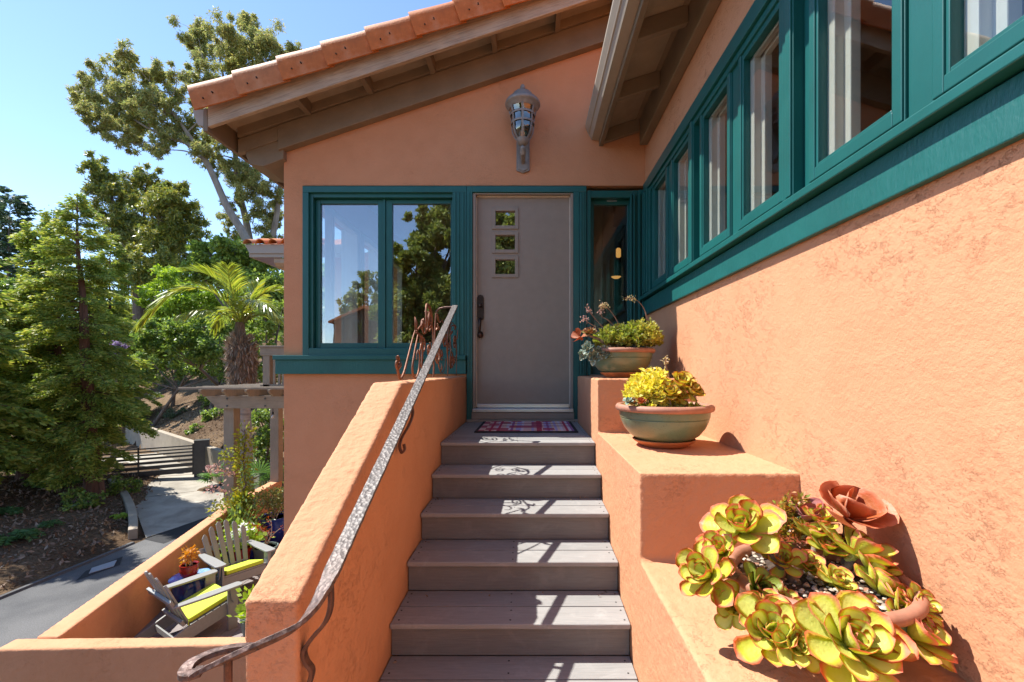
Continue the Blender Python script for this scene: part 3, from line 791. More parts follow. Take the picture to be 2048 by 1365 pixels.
# ================================================================== handrail
hr = tag(empty('handrail', (-.6, 2.2, -.6)), 'hammered iron handrail running down the left stair wall and curling at its end', 'handrail')
path = []; A0 = Vector((-.570, 3.40, .474)); A1 = Vector((-.570, 1.315, -.570))
nseg = 90
for i in range(nseg): path.append(A0.lerp(A1, i / nseg))
ctl = [Vector(q) for q in ((-.570, 1.315, -.570), (-.570, 1.255, -.602), (-.574, 1.195, -.630), (-.588, 1.150, -.646), (-.618, 1.122, -.656), (-.66, 1.102, -.668), (-.70, 1.088, -.681), (-.74, 1.076, -.695), (-.775, 1.066, -.706), (-.79, 1.062, -.710))]
def catmull(pts, n=8):
    out = []
    P_ = [pts[0] + (pts[0] - pts[1])] + list(pts) + [pts[-1] + (pts[-1] - pts[-2])]
    for i in range(1, len(P_) - 2):
        a, b_, c, d = P_[i - 1:i + 3]
        for k in range(n):
            t = k / n
            out.append(.5 * ((2 * b_) + (c - a) * t + (2 * a - 5 * b_ + 4 * c - d) * t * t + (3 * b_ - a - 3 * c + d) * t ** 3))
    out.append(pts[-1]); return out
path += catmull(ctl, 7)
rs = random.Random(7); nP = len(path)
wob = [rs.uniform(-.0022, .0022) for _ in path]
def rail_w(i):
    t = max(0, (i - nseg) / (nP - nseg)); return (.041 + .006 * min(1, i / nseg) + wob[i]) * (1 - .30 * math.sin(math.pi * min(1, t * 1.05)))
def rail_side(i):
    p = path[min(i + 1, nP - 1)] - path[max(0, i - 1)]
    if i <= nseg: return Vector((1, 0, 0))
    h = Vector((p.y, -p.x, 0)).normalized(); return -h if h.x < 0 and abs(h.x) > .3 else (h if h.y > -1 and h.x > 0 else -h if h.y > 0 else h)
b = MB(); sides = []
prev = Vector((1, 0, 0))
for i in range(nP):
    t = path[min(i + 1, nP - 1)] - path[max(0, i - 1)]
    h = t.cross(Vector((0, 0, 1))).normalized()
    if h.dot(prev) < 0: h = -h
    prev = h; tw = max(0, (i - nseg) / (nP - nseg)); ang = .75 * math.sin(math.pi * min(1, tw))
    sides.append((Quaternion(t.normalized(), ang) @ h))
b.ribbon(path, rail_w, lambda i: .0125, lambda i: sides[i])
rail = b.build('rail', M['hammered'], hr, bevel=.003, smooth=True, sharp=50)
# teardrop eye at the end
b = MB()
e = [(-.770, 1.064, -.7055), (-.795, 1.058, -.711), (-.812, 1.066, -.711), (-.812, 1.090, -.704), (-.785, 1.112, -.696), (-.740, 1.122, -.688), (-.695, 1.118, -.682), (-.655, 1.102, -.670)]
ep = catmull([Vector(q) for q in e], 6)
b.ribbon(ep, lambda i: .028 if i < 20 else .022 - .008 * (i - 20) / 22, lambda i: .0125, lambda i: (ep[min(i + 1, len(ep) - 1)] - ep[max(0, i - 1)]).cross(Vector((0, 0, 1))))
b.build('rail_eye', M['hammered'], hr, bevel=.003, smooth=True, sharp=50)
b = MB(); b.tube([(-.722, 1.083, -.690), (-.722, 1.083, -1.3), (-.722, 1.083, -2.25)], .0095, 10); b.build('post', M['iron'], hr, smooth=True)
def flatbar(pts, wd, th, side, name, parent, mat):
    pp = catmull([Vector(q) for q in pts], 8); bb = MB(); bb.ribbon(pp, wd, th, lambda i: side); return bb.build(name, M[mat], parent, bevel=.002, smooth=True, sharp=50)
flatbar([(-.568, 1.285, -.592), (-.562, 1.275, -.66), (-.575, 1.27, -.705), (-.612, 1.27, -.750), (-.634, 1.27, -.785), (-.628, 1.27, -.815), (-.612, 1.27, -.842), (-.622, 1.27, -.885), (-.632, 1.27, -.93), (-.630, 1.27, -.985)], .022, .011, Vector((0, 1, 0)), 'bracket', hr, 'iron')
flatbar([(-.570, 2.16, -.156), (-.564, 2.16, -.215), (-.585, 2.16, -.272), (-.612, 2.16, -.318), (-.626, 2.16, -.362), (-.616, 2.16, -.395), (-.602, 2.16, -.380), (-.606, 2.16, -.355)], .018, .010, Vector((0, 1, 0)), 'bracket', hr, 'iron')
flatbar([(-.572, 3.385, .462), (-.64, 3.40, .462), (-.69, 3.41, .452), (-.712, 3.42, .43)], .022, .012, Vector((0, 1, 0)), 'bracket', hr, 'iron')

# ---- scroll panel on the flat top of the wall
sc = tag(empty('scroll_railing', (-.712, 3.3, -.067)), 'rusty wrought iron scrolls with leaves on top of the stair wall', 'railing')
def spiral(cy, cz, r0, r1, a0, turns, n=40):
    return [Vector((-.712, cy + (r0 + (r1 - r0) * t) * math.cos(a0 + turns * 2 * math.pi * t), cz + (r0 + (r1 - r0) * t) * math.sin(a0 + turns * 2 * math.pi * t))) for t in (i / n for i in range(n + 1))]
def yz(pts, n=7, bow=0):
    return catmull([Vector((-.712 + bow * math.sin(i * 1.7), y, z)) for i, (y, z) in enumerate(pts)], n)
def rod(pts, r=.0068, name='scroll', taper=True):
    b = MB(); n = len(pts)
    b.tube(pts, [.8 * r * (1 if not taper else .55 + .45 * math.sin(math.pi * min(1, .15 + i / n))) for i in range(n)], 8, flat=1)
    return b.build(name, M['rust'], sc, smooth=True, sharp=60)
rod(spiral(2.415, .030, .010, .040, 1.0, 1.1, 24) + yz([(2.425, -.012), (2.47, -.052), (2.54, -.02), (2.63, .075), (2.73, .185), (2.80, .245), (2.84, .25)]), .0095)
rod(yz([(2.86, .22), (2.77, .10), (2.72, .01), (2.75, -.045), (2.82, -.05), (2.88, .0), (2.90, .07), (2.87, .12), (2.83, .10), (2.825, .06)]), .0085)
rod(yz([(2.82, .235), (2.90, .275), (2.98, .262), (3.05, .24), (3.10, .28), (3.09, .34), (3.06, .39)], bow=.008), .0085)
rod(yz([(3.06, .24), (3.05, .34), (3.09, .43), (3.16, .448), (3.22, .41), (3.235, .33), (3.20, .27), (3.16, .29), (3.17, .34)], bow=.006), .0095)
rod(yz([(3.39, .42), (3.36, .30), (3.33, .18), (3.22, .06), (3.08, .0), (2.98, -.055)]), .0085)
rod(yz([(2.96, .22), (2.97, .10), (2.95, .0), (2.97, -.056)]), .0080)
rod(spiral(3.44, .125, .012, .105, 2.2, 2.0, 60) + yz([(3.50, .02), (3.60, -.03), (3.72, .0), (3.78, .09)]), .0085)
rod(spiral(3.74, .255, .012, .090, .6, -1.9, 56) + yz([(3.72, .36), (3.62, .39), (3.52, .36), (3.42, .40)]), .0080)
rod(spiral(3.16, .135, .010, .058, 3.6, 1.6, 40), .0075)
rod(spiral(4.06, .075, .012, .095, 4.0, 2.0, 60) + yz([(4.02, .19), (3.98, .28), (4.02, .37), (4.12, .40)]), .0085)
rod(spiral(4.22, .265, .010, .070, 1.6, -1.7, 46) + yz([(4.30, .25), (4.33, .12), (4.31, .0), (4.33, -.058)]), .0085)
rod(yz([(3.86, -.058), (3.88, .06), (3.84, .18), (3.88, .30), (3.96, .38), (4.10, .42), (4.28, .40)]), .0085)
rod(yz([(3.30, -.058), (3.32, .03), (3.29, .10)]), .0080); rod(yz([(4.40, .38), (4.36, .30), (4.31, .28)]), .0080)
rod(spiral(3.00, .155, .010, .062, .4, 1.5, 36) + yz([(2.94, .17), (2.90, .10), (2.92, .03), (2.99, -.02), (3.07, -.056)]), .0070)
rod(yz([(3.12, .44), (3.20, .40), (3.28, .28), (3.27, .16), (3.20, .12)]), .0070); rod(spiral(3.60, .12, .010, .055, 2.8, 1.6, 36), .0065)
rod(spiral(3.90, .20, .010, .060, 5.2, -1.6, 36), .0065); rod(yz([(3.52, .36), (3.44, .42), (3.38, .38), (3.40, .31), (3.46, .30)]), .0065)
rod(spiral(4.20, .08, .008, .050, 1.2, 1.6, 32), .0065)
def iron_leaf(y, z, ang, L=.10, W=.05, roll=.5):
    L *= .9; W *= .42
    b = MB(); vs = []; n = 6
    for i in range(n + 1):
        t = i / n; wd = W * math.sin(math.pi * min(1, t * .93 + .07)) ** .8 * (1 + .12 * math.sin(t * 18)); lift = .03 * math.sin(t * 2.6)
        for v in (-1, -.5, 0, .5, 1): vs.append(Vector((t * L, v * wd / 2, lift - .012 * abs(v))))
    fs = [(i * 5 + k, i * 5 + k + 1, i * 5 + k + 6, i * 5 + k + 5) for i in range(n) for k in range(4)]
    R = Matrix.Translation((-.712, y, z)) @ Matrix.Rotation(ang, 4, 'X') @ Matrix.Rotation(math.pi / 2, 4, 'Z') @ Matrix.Rotation(roll, 4, 'X')
    b.add([R @ v for v in vs], fs); o = b.build('leaf', M['rust'], sc, smooth=True, sharp=80)
    s_ = o.modifiers.new('solid', 'SOLIDIFY'); s_.thickness = .004; return o
for q in ((2.80, .235, 1.9, .10, .055, .6), (2.82, .23, -.9, .09, .06, .9), (2.93, .27, .7, .10, .06, .4), (2.98, .265, 2.2, .08, .05, 1.0), (3.16, .40, -1.7, .13, .075, .7), (3.14, .30, 1.3, .11, .06, .3),
          (3.22, .30, 2.6, .09, .05, .7), (2.42, -.01, 1.2, .06, .05, .9), (3.60, -.02, 1.9, .08, .04, .5), (3.50, .30, 2.5, .09, .05, .5), (3.98, .30, .4, .09, .05, .6), (4.12, .40, -.6, .08, .05, .8), (3.84, .17, 2.4, .08, .045, .5), (3.36, .28, .3, .08, .045, .6), (4.30, .10, 2.6, .07, .04, .5)):
    iron_leaf(*q)

# ================================================================== wall lantern
ln = tag(empty('wall_lantern', (-.085, YD, 2.2)), 'large grey carriage lantern with caged seeded glass above the front door', 'wall lamp')
LY = YD - .185; LS = F / LY; lc = lambda y: (HY - y) / LS; LX = (1045.5 - CX) / LS
def lath(prof, name, mat, n=40, y=LY): b = MB(); b.lathe([(r, lc(p)) for r, p in prof], (LX, y, 0), n); return b.build(name, M[mat], ln, smooth=True, sharp=40)
lath([(.0, 169.5), (.014, 170.5), (.023, 174.5), (.023, 177), (.014, 180.5), (.009, 181.5), (.012, 183), (0, 184)], 'finial', 'lantern', 20)
lath([(.0, 181.5), (.02, 182), (.055, 184.5), (.085, 188.5), (.100, 193), (.104, 196), (.118, 199), (.150, 203.5), (.163, 207.5), (.166, 210.5), (.160, 213), (.150, 214), (.142, 217), (.134, 219), (.126, 221), (.0, 219.5)], 'cap', 'lantern')
cage = [(.130, 220), (.118, 229), (.110, 238), (.106, 248), (.103, 258), (.096, 267), (.080, 274), (.058, 280)]
b = MB()
for k in range(7):
    a = 2 * math.pi * (k + .25) / 7; ca, sa = math.cos(a), math.sin(a)
    pts = [Vector((LX + r * ca, LY + r * sa, lc(p))) for r, p in cage]
    b.ribbon(pts, .019, .007, lambda i: Vector((-sa, ca, 0)))
for r, p in ((.1145, 232.5), (.1075, 249)):
    b.lathe([(r + .003, lc(p - 2)), (r + .006, lc(p)), (r + .003, lc(p + 2)), (r - .002, lc(p + 2)), (r - .002, lc(p - 2)), (r + .003, lc(p - 2))], (LX, LY, 0), 40)
b.build('cage', M['lantern'], ln, smooth=True, sharp=40)
g = lath([(r - .006, p) for r, p in cage], 'glass_shade', 'glass_lamp', 28)
lath([(.0, 276), (.050, 277), (.062, 279.5), (.058, 283), (.05, 287), (.030, 290.5), (.012, 292), (.022, 294), (.026, 297), (.020, 300), (.0, 301)], 'base_cup', 'lantern')
lath([(.0, 246), (.022, 249), (.030, 256), (.022, 265), (.014, 270), (.014, 277)], 'bulb', 'glass_bulb', 16)
b = MB(); b.tube([(LX, LY, lc(298)), (LX, LY + .02, lc(304)), (LX, LY + .09, lc(309)), (LX, YD - .02, lc(309))], [.026, .030, .022, .024], 14); b.build('arm', M['lantern'], ln, smooth=True)
b = MB()
w2 = .064; q = [(-w2, lc(326)), (0, lc(331)), (w2, lc(326)), (w2, lc(226)), (0, lc(221)), (-w2, lc(226))]
q = [(LX + x, z) for x, z in q]; b.prism(q, YD - .022, YD + .004)
b.prism([(LX + (x - LX) * .78, z + (.012 if z < lc(300) else -.012)) for x, z in q], YD - .032, YD - .021); b.build('back_plate', M['lantern'], ln, bevel=.004)

# ================================================================== door mat
mt_ = tag(empty('doormat', (.0, 3.98, NZ[0])), 'red and lilac plaid doormat with a black rubber border before the door', 'doormat')
b = MB(); b.box(-.462, .378, 3.655, 4.372, NZ[0] + .001, NZ[0] + .011); b.build('rubber_border', M['rubber'], mt_, bevel=.004)
m, nt, b_ = base_mat('plaid_mat', (.4, .2, .2), .95, 0, .1)
v = coords(nt); sx = N(nt, 'SeparateXYZ'); nt.links.new(v, sx.inputs[0])
def wn1(src, k, off=0):
    wn_ = N(nt, 'TexWhiteNoise', noise_dimensions='1D'); nt.links.new(math_n(nt, 'FLOOR', math_n(nt, 'ADD', math_n(nt, 'MULTIPLY', src, k), off)), wn_.inputs['W']); return wn_.outputs['Value']
s1 = ramp(nt, wn1(sx.outputs[0], 46), [(0, (.72, .46, .42)), (.25, (.66, .56, .62)), (.48, (.46, .38, .58)), (.62, (.75, .54, .42)), (.78, (.50, .07, .10)), (.9, (.32, .15, .30))], 'CONSTANT')
cx_ = math_n(nt, 'MULTIPLY', wn1(sx.outputs[0], 9.5, .3), 1.0)
wn2 = N(nt, 'TexWhiteNoise', noise_dimensions='2D'); cb = N(nt, 'CombineXYZ')
nt.links.new(math_n(nt, 'FLOOR', math_n(nt, 'MULTIPLY', sx.outputs[0], 10.5)), cb.inputs[0]); nt.links.new(math_n(nt, 'FLOOR', math_n(nt, 'MULTIPLY', sx.outputs[1], 7.0)), cb.inputs[1]); nt.links.new(cb.outputs[0], wn2.inputs['Vector'])
mx = N(nt, 'MixRGB'); mx.inputs[2].default_value = (.42, .06, .10, 1)
nt.links.new(ramp(nt, wn2.outputs['Value'], [(.0, (0, 0, 0)), (.68, (.85,) * 3)], 'CONSTANT').outputs[0], mx.inputs[0]); nt.links.new(s1.outputs[0], mx.inputs[1])
st2 = N(nt, 'MixRGB'); st2.inputs[2].default_value = (.30, .04, .09, 1)
nt.links.new(ramp(nt, wn1(sx.outputs[1], 38), [(0, (0, 0, 0)), (.82, (.7,) * 3)], 'CONSTANT').outputs[0], st2.inputs[0]); nt.links.new(mx.outputs[0], st2.inputs[1])
nt.links.new(st2.outputs[0], b_.inputs['Base Color']); bump(nt, b_, noise_t(nt, v, 260, 2), .002); M['plaid'] = m
b = MB(); b.box(-.432, .348, 3.69, 4.345, NZ[0] + .011, NZ[0] + .015); b.build('woven_face', M['plaid'], mt_)

# ================================================================== succulents
def succ_mat(name, base, mid, edge, rough=.38, trans=.22):
    m, nt, b = base_mat(name, base, rough, 0, .45)
    at_ = N(nt, 'Attribute'); at_.attribute_name = 'edge'; oi = N(nt, 'ObjectInfo')
    e2 = math_n(nt, 'ADD', at_.outputs['Fac'], math_n(nt, 'MULTIPLY', math_n(nt, 'SUBTRACT', oi.outputs['Random'], .5), .35))
    r = ramp(nt, e2, [(.02, base), (.28, mid), (.52, tuple((mid[i] + edge[i]) / 2 for i in range(3))), (.76, edge)])
    nt.links.new(r.outputs[0], b.inputs['Base Color'])
    tl = N(nt, 'BsdfTranslucent'); nt.links.new(r.outputs[0], tl.inputs[0])
    mx = N(nt, 'MixShader'); mx.inputs[0].default_value = trans + .14
    out = [n_ for n_ in nt.nodes if n_.type == 'OUTPUT_MATERIAL'][0]
    nt.links.new(b.outputs[0], mx.inputs[1]); nt.links.new(tl.outputs[0], mx.inputs[2]); nt.links.new(mx.outputs[0], out.inputs[0])
    bump(nt, b, noise_t(nt, coords(nt), 14, 3), .01, .25); return m
M['aeonium'] = succ_mat('yellow_green_rosette', (.80, .82, .22), (.66, .70, .06), (.90, .34, .20), .45, .34)
M['aeonium_dim'] = succ_mat('shaded_rosette', (.30, .36, .05), (.26, .32, .03), (.40, .12, .05))  # darker copy of aeonium: the dim rosette's shade is put into its colour
M['paddle'] = succ_mat('red_paddle', (.50, .15, .045), (.58, .16, .06), (.74, .30, .16), .42, .28)
M['paddle_pink'] = succ_mat('pink_paddle', (.45, .22, .20), (.50, .20, .18), (.45, .14, .12), .45, .15)
M['echeveria'] = succ_mat('blue_green_rosette', (.26, .37, .29), (.34, .46, .37), (.62, .60, .46), .5, .1)
M['blush'] = succ_mat('blush_rosette', (.40, .36, .12), (.48, .32, .14), (.55, .20, .12), .45, .2)
M['yellow_ros'] = succ_mat('yellow_rosette', (.82, .78, .20), (.74, .66, .08), (.70, .36, .12), .4, .34)  # yellow is the leaves' own colour

def leaf_mesh(rows, thick=.05, cup=.22, curl=.25, cols=(-1, -.55, 0, .55, 1), tip=True):
    """rows: (u, halfwidth); unit length along +x, top +z"""
    vs = []; ed = []; nC = len(cols)
    for side in (0, 1):
        for u, hw in rows:
            for v in cols:
                z = cup * hw * v * v + curl * u * u
                t = thick * (1 - v * v) * math.sin(math.pi * min(1, max(.05, u * .9 + .08)))
                vs.append((u, v * hw, z - (t if side else 0) + (.15 * t if not side else 0)))
                ed.append(min(1, max(abs(v) ** 3.2 * (.35 + .65 * u), ((u - .80) / .2) if u > .80 else 0)))
    o = len(rows) * nC; fs = []
    for i in range(len(rows) - 1):
        for k in range(nC - 1):
            a = i * nC + k
            fs.append((a, a + 1, a + nC + 1, a + nC)); fs.append((o + a, o + a + nC, o + a + nC + 1, o + a + 1))
        a = i * nC; fs.append((a, a + nC, o + a + nC, o + a)); a = i * nC + nC - 1; fs.append((a, o + a, o + a + nC, a + nC))
    me = bpy.data.meshes.new('leaf'); me.from_pydata(vs, [], fs); me.update()
    bm = bmesh.new(); bm.from_mesh(me); bmesh.ops.recalc_face_normals(bm, faces=bm.faces); bm.to_mesh(me); bm.free()
    me.polygons.foreach_set('use_smooth', [True] * len(me.polygons))
    a = me.attributes.new('edge', 'FLOAT', 'POINT'); a.data.foreach_set('value', ed)
    return me
AE = [(0, .10), (.25, .17), (.5, .27), (.70, .335), (.83, .30), (.93, .17), (1.0, .008)]
EC = [(0, .16), (.3, .26), (.6, .31), (.82, .24), (.94, .12), (1.0, .01)]
PD = [(0, .07), (.2, .14), (.45, .30), (.7, .40), (.88, .36), (.97, .20), (1.0, .06)]
LEAF = {}
def get_leaf(kind, mat, var):
    key = (kind, mat, var)
    if key not in LEAF:
        rows = {'ae': AE, 'ec': EC, 'pd': PD}[kind]
        me = leaf_mesh(rows, thick={'ae': .075, 'ec': .14, 'pd': .06}[kind], cup={'ae': .45, 'ec': .5, 'pd': .25}[kind], curl={0: .10, 1: .22, 2: -.10}[var])
        me.materials.append(M[mat]); LEAF[key] = me
    return LEAF[key]
def rosette(parent, c, axis, R, n, kind='ae', mat='aeonium', el0=8, el1=78, seed=0, shrink=.62, spread=1.0, name='rosette', phase=None, joined=False):
    rr = random.Random(seed); axis = Vector(axis).normalized(); c = Vector(c)
    Q = axis.to_track_quat('Z', 'Y').to_matrix().to_4x4()
    b = MB(); b.lathe([(0, -.30 * R), (.09 * R, -.28 * R), (.13 * R, -.1 * R), (.12 * R, .06 * R), (.05 * R, .14 * R), (0, .15 * R)], (0, 0, 0), 8)
    me = b.mesh(name, True); me.transform(Matrix.Translation(c) @ Q); 
    a = me.attributes.new('edge', 'FLOAT', 'POINT'); a.data.foreach_set('value', [.2] * len(me.vertices))
    if joined: me2 = [me]
    core = None if joined else link(name, me, M[mat], parent)
    ph = rr.uniform(0, 6.28) if phase is None else phase
    inv = Matrix.Identity(4)
    for i in range(n):
        t = i / max(1, n - 1)
        L = R * (1 - shrink * t ** 1.15) * rr.uniform(.92, 1.06)
        el = math.radians(el0 + (el1 - el0) * t ** .85 + rr.uniform(-11, 11)); az = ph + i * 2.39996 + rr.uniform(-.1, .1)
        me = get_leaf(kind, mat, rr.choice((0, 1, 1, 2) if t < .45 else (0, 1)))
        Wd = spread * (1.0 + .25 * t)
        MX = inv @ Matrix.Translation(c) @ Q @ Matrix.Rotation(az, 4, 'Z') @ Matrix.Translation((.06 * R, 0, .10 * R * t - .04 * R)) @ Matrix.Rotation(-el, 4, 'Y') @ Matrix.Rotation(rr.uniform(-.15, .15), 4, 'X') @ Matrix.Diagonal((L, L * Wd, L * .9, 1))
        if joined: me2.append((me, MX)); continue
        o = bpy.data.objects.new('leaf', me); C.objects.link(o); o.parent = core; o.matrix_basis = MX
    if joined:                                          # a small rosette in the thick of the plant: one piece
        vs = []; fs = []; ed = []
        for q in me2:
            m_, X_ = (q, Matrix.Identity(4)) if not isinstance(q, tuple) else q
            o_ = len(vs); vs += [tuple(X_ @ v_.co) for v_ in m_.vertices]; fs += [[o_ + k for k in p.vertices] for p in m_.polygons]; ed += [a_.value for a_ in m_.attributes['edge'].data]
        me = bpy.data.meshes.new(name); me.from_pydata(vs, [], fs); me.polygons.foreach_set('use_smooth', [True] * len(fs))
        me.attributes.new('edge', 'FLOAT', 'POINT').data.foreach_set('value', ed)
        core = link(name, me, M[mat], parent); core['kind'] = 'stuff'
    return core

BPROF = [(.0, .018), (.125, .018), (.150, .024), (.190, .050), (.222, .090), (.238, .125), (.243, .142), (.240, .146), (.246, .150), (.250, .188), (.236, .190), (.225, .120), (.0, .100)]
RPROF = [(.246, .184), (.264, .186), (.2705, .196), (.270, .209), (.262, .219), (.250, .222), (.238, .218), (.230, .200), (.228, .165)]
def bowl(loc, label, name='potted_succulent', rot=0):
    t = tag(empty(name, loc, rot, local=True), label, 'potted plant', 'bowl planters on the ledge')
    b = MB(); b.lathe([(r, z + .012) for r, z in BPROF], (0, 0, 0), 64); link('bowl', b.mesh('bowl', True, 50), M['bowl'], t)
    b = MB(); b.lathe([(r, z + .012) for r, z in RPROF], (0, 0, 0), 64); link('rim', b.mesh('rim', True, 60), M['bowl_rim'], t)
    b = MB(); vs = [(0, 0, .20)]; 
    for k in range(1, 6):
        for q in range(28): a = 2 * math.pi * q / 28; vs.append((.2295 * k / 5 * math.cos(a), .2295 * k / 5 * math.sin(a), .198 + random.uniform(-.006, .008)))
    fs = [(0, 1 + q, 1 + (q + 1) % 28) for q in range(28)] + [(1 + (k - 1) * 28 + q, 1 + k * 28 + q, 1 + k * 28 + (q + 1) % 28, 1 + (k - 1) * 28 + (q + 1) % 28) for k in range(1, 5) for q in range(28)]
    b.add(vs, fs); link('soil', b.mesh('soil', True), M['soil'], t)
    s_ = MB(); s_.lathe([(0, 0), (.125, 0), (.130, .004), (.165, .024), (.176, .034), (.170, .038), (.150, .022), (.120, .012), (0, .010)], (0, 0, 0), 48)
    so_ = link('plant_saucer', s_.mesh('plant_saucer', True, 40), M['saucer']); so_.location = loc
    tag(so_, label.split(':')[0] if False else None, 'saucer', 'terracotta saucers under the bowls')
    return t, so_
B1, sa1 = bowl((.690, 3.49, -.060), 'green bowl of sedum and blue-green rosettes on the top step beside the door', rot=.4)
B2, sa2 = bowl((.751, 2.58, -.428), 'green bowl of yellow succulents on the middle step of the ledge', rot=1.3)
B3, sa3 = bowl((.842, 1.343, -.795), 'big rosette succulent with woody stems in the bowl nearest the stair foot', rot=2.2)
B1.scale = (.93, .93, .93); sa1.scale = (.93, .93, 1)
B3.scale = (.93, .93, .85); sa3.scale = (.93, .93, 1)
sa1['label'] = 'terracotta saucer under the sedum bowl beside the door'
sa2['label'] = 'terracotta saucer under the middle bowl of yellow succulents'
sa3['label'] = 'terracotta saucer under the bowl of big rosettes on the lowest step'
for o, L_ in ((B1, .742), ): pass
def local(o, p): return wm(o).inverted() @ Vector(p)
def lmesh(name, b, mat, parent, smooth=True, sharp=50):
    """mesh written in world coordinates put under a local-built thing"""
    me = b.mesh(name, smooth, sharp); me.transform(wm(parent).inverted()); return link(name, me, M[mat], parent)
KB3 = 1.343 / 1.165
def ros(parent, px_, py_, Y, axis, R, n, **k):
    if parent == B1: Y -= .215; R *= .95
    inv = wm(parent).inverted(); c = inv @ at(px_, py_, Y); a = (inv.to_3x3() @ Vector(axis)).normalized()
    return rosette(parent, c, a, R, n, **k)
# --- nearest bowl: branching stems with large rosettes
ros(B3, 1487, 1062, 1.38, (-.40, -.50, .78), 0.138, 22, seed=1, el0=4)
ros(B3, 1420, 1150, 1.31, (-.78, -.34, .52), 0.115, 20, seed=2, el0=6)
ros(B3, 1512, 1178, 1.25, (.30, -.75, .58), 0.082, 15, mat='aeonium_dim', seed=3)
ros(B3, 1545, 1268, 1.13, (-.35, -.62, .70), 0.117, 20, seed=4, el0=2)
ros(B3, 1696, 1290, 1.045, (.02, -.66, .75), 0.143, 24, seed=5, el0=0)
ros(B3, 1812, 1268, 1.16, (.55, -.52, .65), 0.122, 20, seed=6, el0=6)
ros(B3, 1758, 1182, 1.27, (.60, -.25, .76), 0.108, 18, seed=7)
ros(B3, 1708, 1108, 1.35, (.45, -.25, .86), 0.123, 18, seed=8, el0=20)
ros(B3, 1628, 1075, 1.45, (.02, .10, .99), 0.105, 16, seed=9, el0=10)
ros(B3, 1698, 1036, 1.43, (.05, -.50, .86), .130, 12, kind='pd', mat='paddle', seed=18, el0=16, el1=60, shrink=.22, spread=1.12)
ros(B3, 1622, 1042, 1.50, (-.35, -.2, .9), 0.094, 6, kind='pd', mat='paddle_pink', seed=12, el0=25, el1=70, shrink=.3, spread=.8)
b = MB()
def stem(pts, r0, r1):
    pp = catmull([at(*q) for q in pts], 6); n = len(pp)
    b.tube(pp, [(r0 + (r1 - r0) * i / n) * (1 + .10 * math.sin(i * 2.1)) for i in range(n)], 10)
stem([(1612, 1236, 1.32), (1600, 1185, 1.33), (1570, 1140, 1.35), (1535, 1098, 1.37), (1500, 1070, 1.38)], .021, .014)
stem([(1612, 1210, 1.32), (1650, 1180, 1.34), (1685, 1150, 1.35), (1704, 1118, 1.352)], .014, .010)
stem([(1618, 1222, 1.31), (1670, 1205, 1.29), (1720, 1192, 1.28), (1752, 1185, 1.27)], .012, .009)
stem([(1606, 1226, 1.31), (1590, 1250, 1.23), (1575, 1268, 1.17), (1552, 1272, 1.135)], .013, .010)
stem([(1620, 1225, 1.31), (1650, 1245, 1.20), (1680, 1270, 1.10), (1694, 1286, 1.055)], .012, .009)
stem([(1625, 1228, 1.31), (1700, 1235, 1.24), (1765, 1250, 1.19), (1806, 1264, 1.165)], .011, .009)
stem([(1575, 1150, 1.35), (1530, 1160, 1.34), (1470, 1152, 1.325), (1428, 1150, 1.312)], .011, .009)
stem([(1590, 1180, 1.34), (1550, 1185, 1.29), (1518, 1182, 1.255)], .009, .007)
stem([(1612, 1205, 1.35), (1625, 1150, 1.40), (1628, 1085, 1.445)], .010, .008)
stem([(1690, 1130, 1.42), (1692, 1080, 1.43), (1694, 1036, 1.435)], .012, .010)
lmesh('stem', b, 'stem', B3)
for q_ in ((1446, 1106, 1.35, (-.6, -.45, .66), .088, 61), (1470, 1214, 1.245, (-.5, -.7, .5), .078, 62), (1590, 1292, 1.08, (-.1, -.8, .6), .075, 67), (1655, 1100, 1.40, (.1, -.4, .9), .080, 63), (1800, 1215, 1.22, (.6, -.4, .7), .085, 64), (1590, 1235, 1.18, (-.1, -.8, .6), .062, 65), (1740, 1140, 1.31, (.4, -.4, .8), .085, 66), (1565, 1125, 1.36, (-.2, -.6, .8), .075, 69), (1668, 1165, 1.30, (.2, -.6, .8), .070, 70), (1725, 1235, 1.20, (.3, -.6, .7), .080, 71), (1560, 1205, 1.24, (-.1, -.7, .7), .055, 72), (1640, 1045, 1.46, (-.1, -.4, .9), .080, 73), (1530, 1228, 1.19, (-.4, -.7, .5), .080, 75), (1615, 1135, 1.36, (0, -.5, .85), .070, 76), (1835, 1215, 1.20, (.4, -.6, .7), .070, 77)):
    ros(B3, q_[0], q_[1], q_[2], q_[3], q_[4], 20, seed=q_[5], el0=6, joined=True)
b = MB(); rr = random.Random(5)
def pebble(c, r):
    n = 5; sc_ = (rr.uniform(.7, 1.2), rr.uniform(.7, 1.2), rr.uniform(.5, .8)); rz = rr.uniform(0, 3)
    vs = []; fs = []
    for i, (q, z) in enumerate(((.55, -.7), (1, 0), (.6, .75))):
        for k in range(n):
            a = 2 * math.pi * k / n + rz; vs.append(Vector(c) + Vector((q * r * math.cos(a) * sc_[0], q * r * math.sin(a) * sc_[1], z * r * sc_[2])))
    fs = [(i * n + k, i * n + (k + 1) % n, (i + 1) * n + (k + 1) % n, (i + 1) * n + k) for i in range(2) for k in range(n)] + [tuple(range(n)), tuple(range(3 * n - 1, 2 * n - 1, -1))]
    b.add(vs, fs)
for i in range(420):
    a = rr.uniform(0, 6.28); q = .225 * math.sqrt(rr.random()); pebble((q * math.cos(a), q * math.sin(a), .206 + rr.uniform(0, .008)), rr.uniform(.004, .010))
m, nt, b_ = base_mat('river_pebbles', (.4, .35, .3), .7); ge = N(nt, 'NewGeometry')
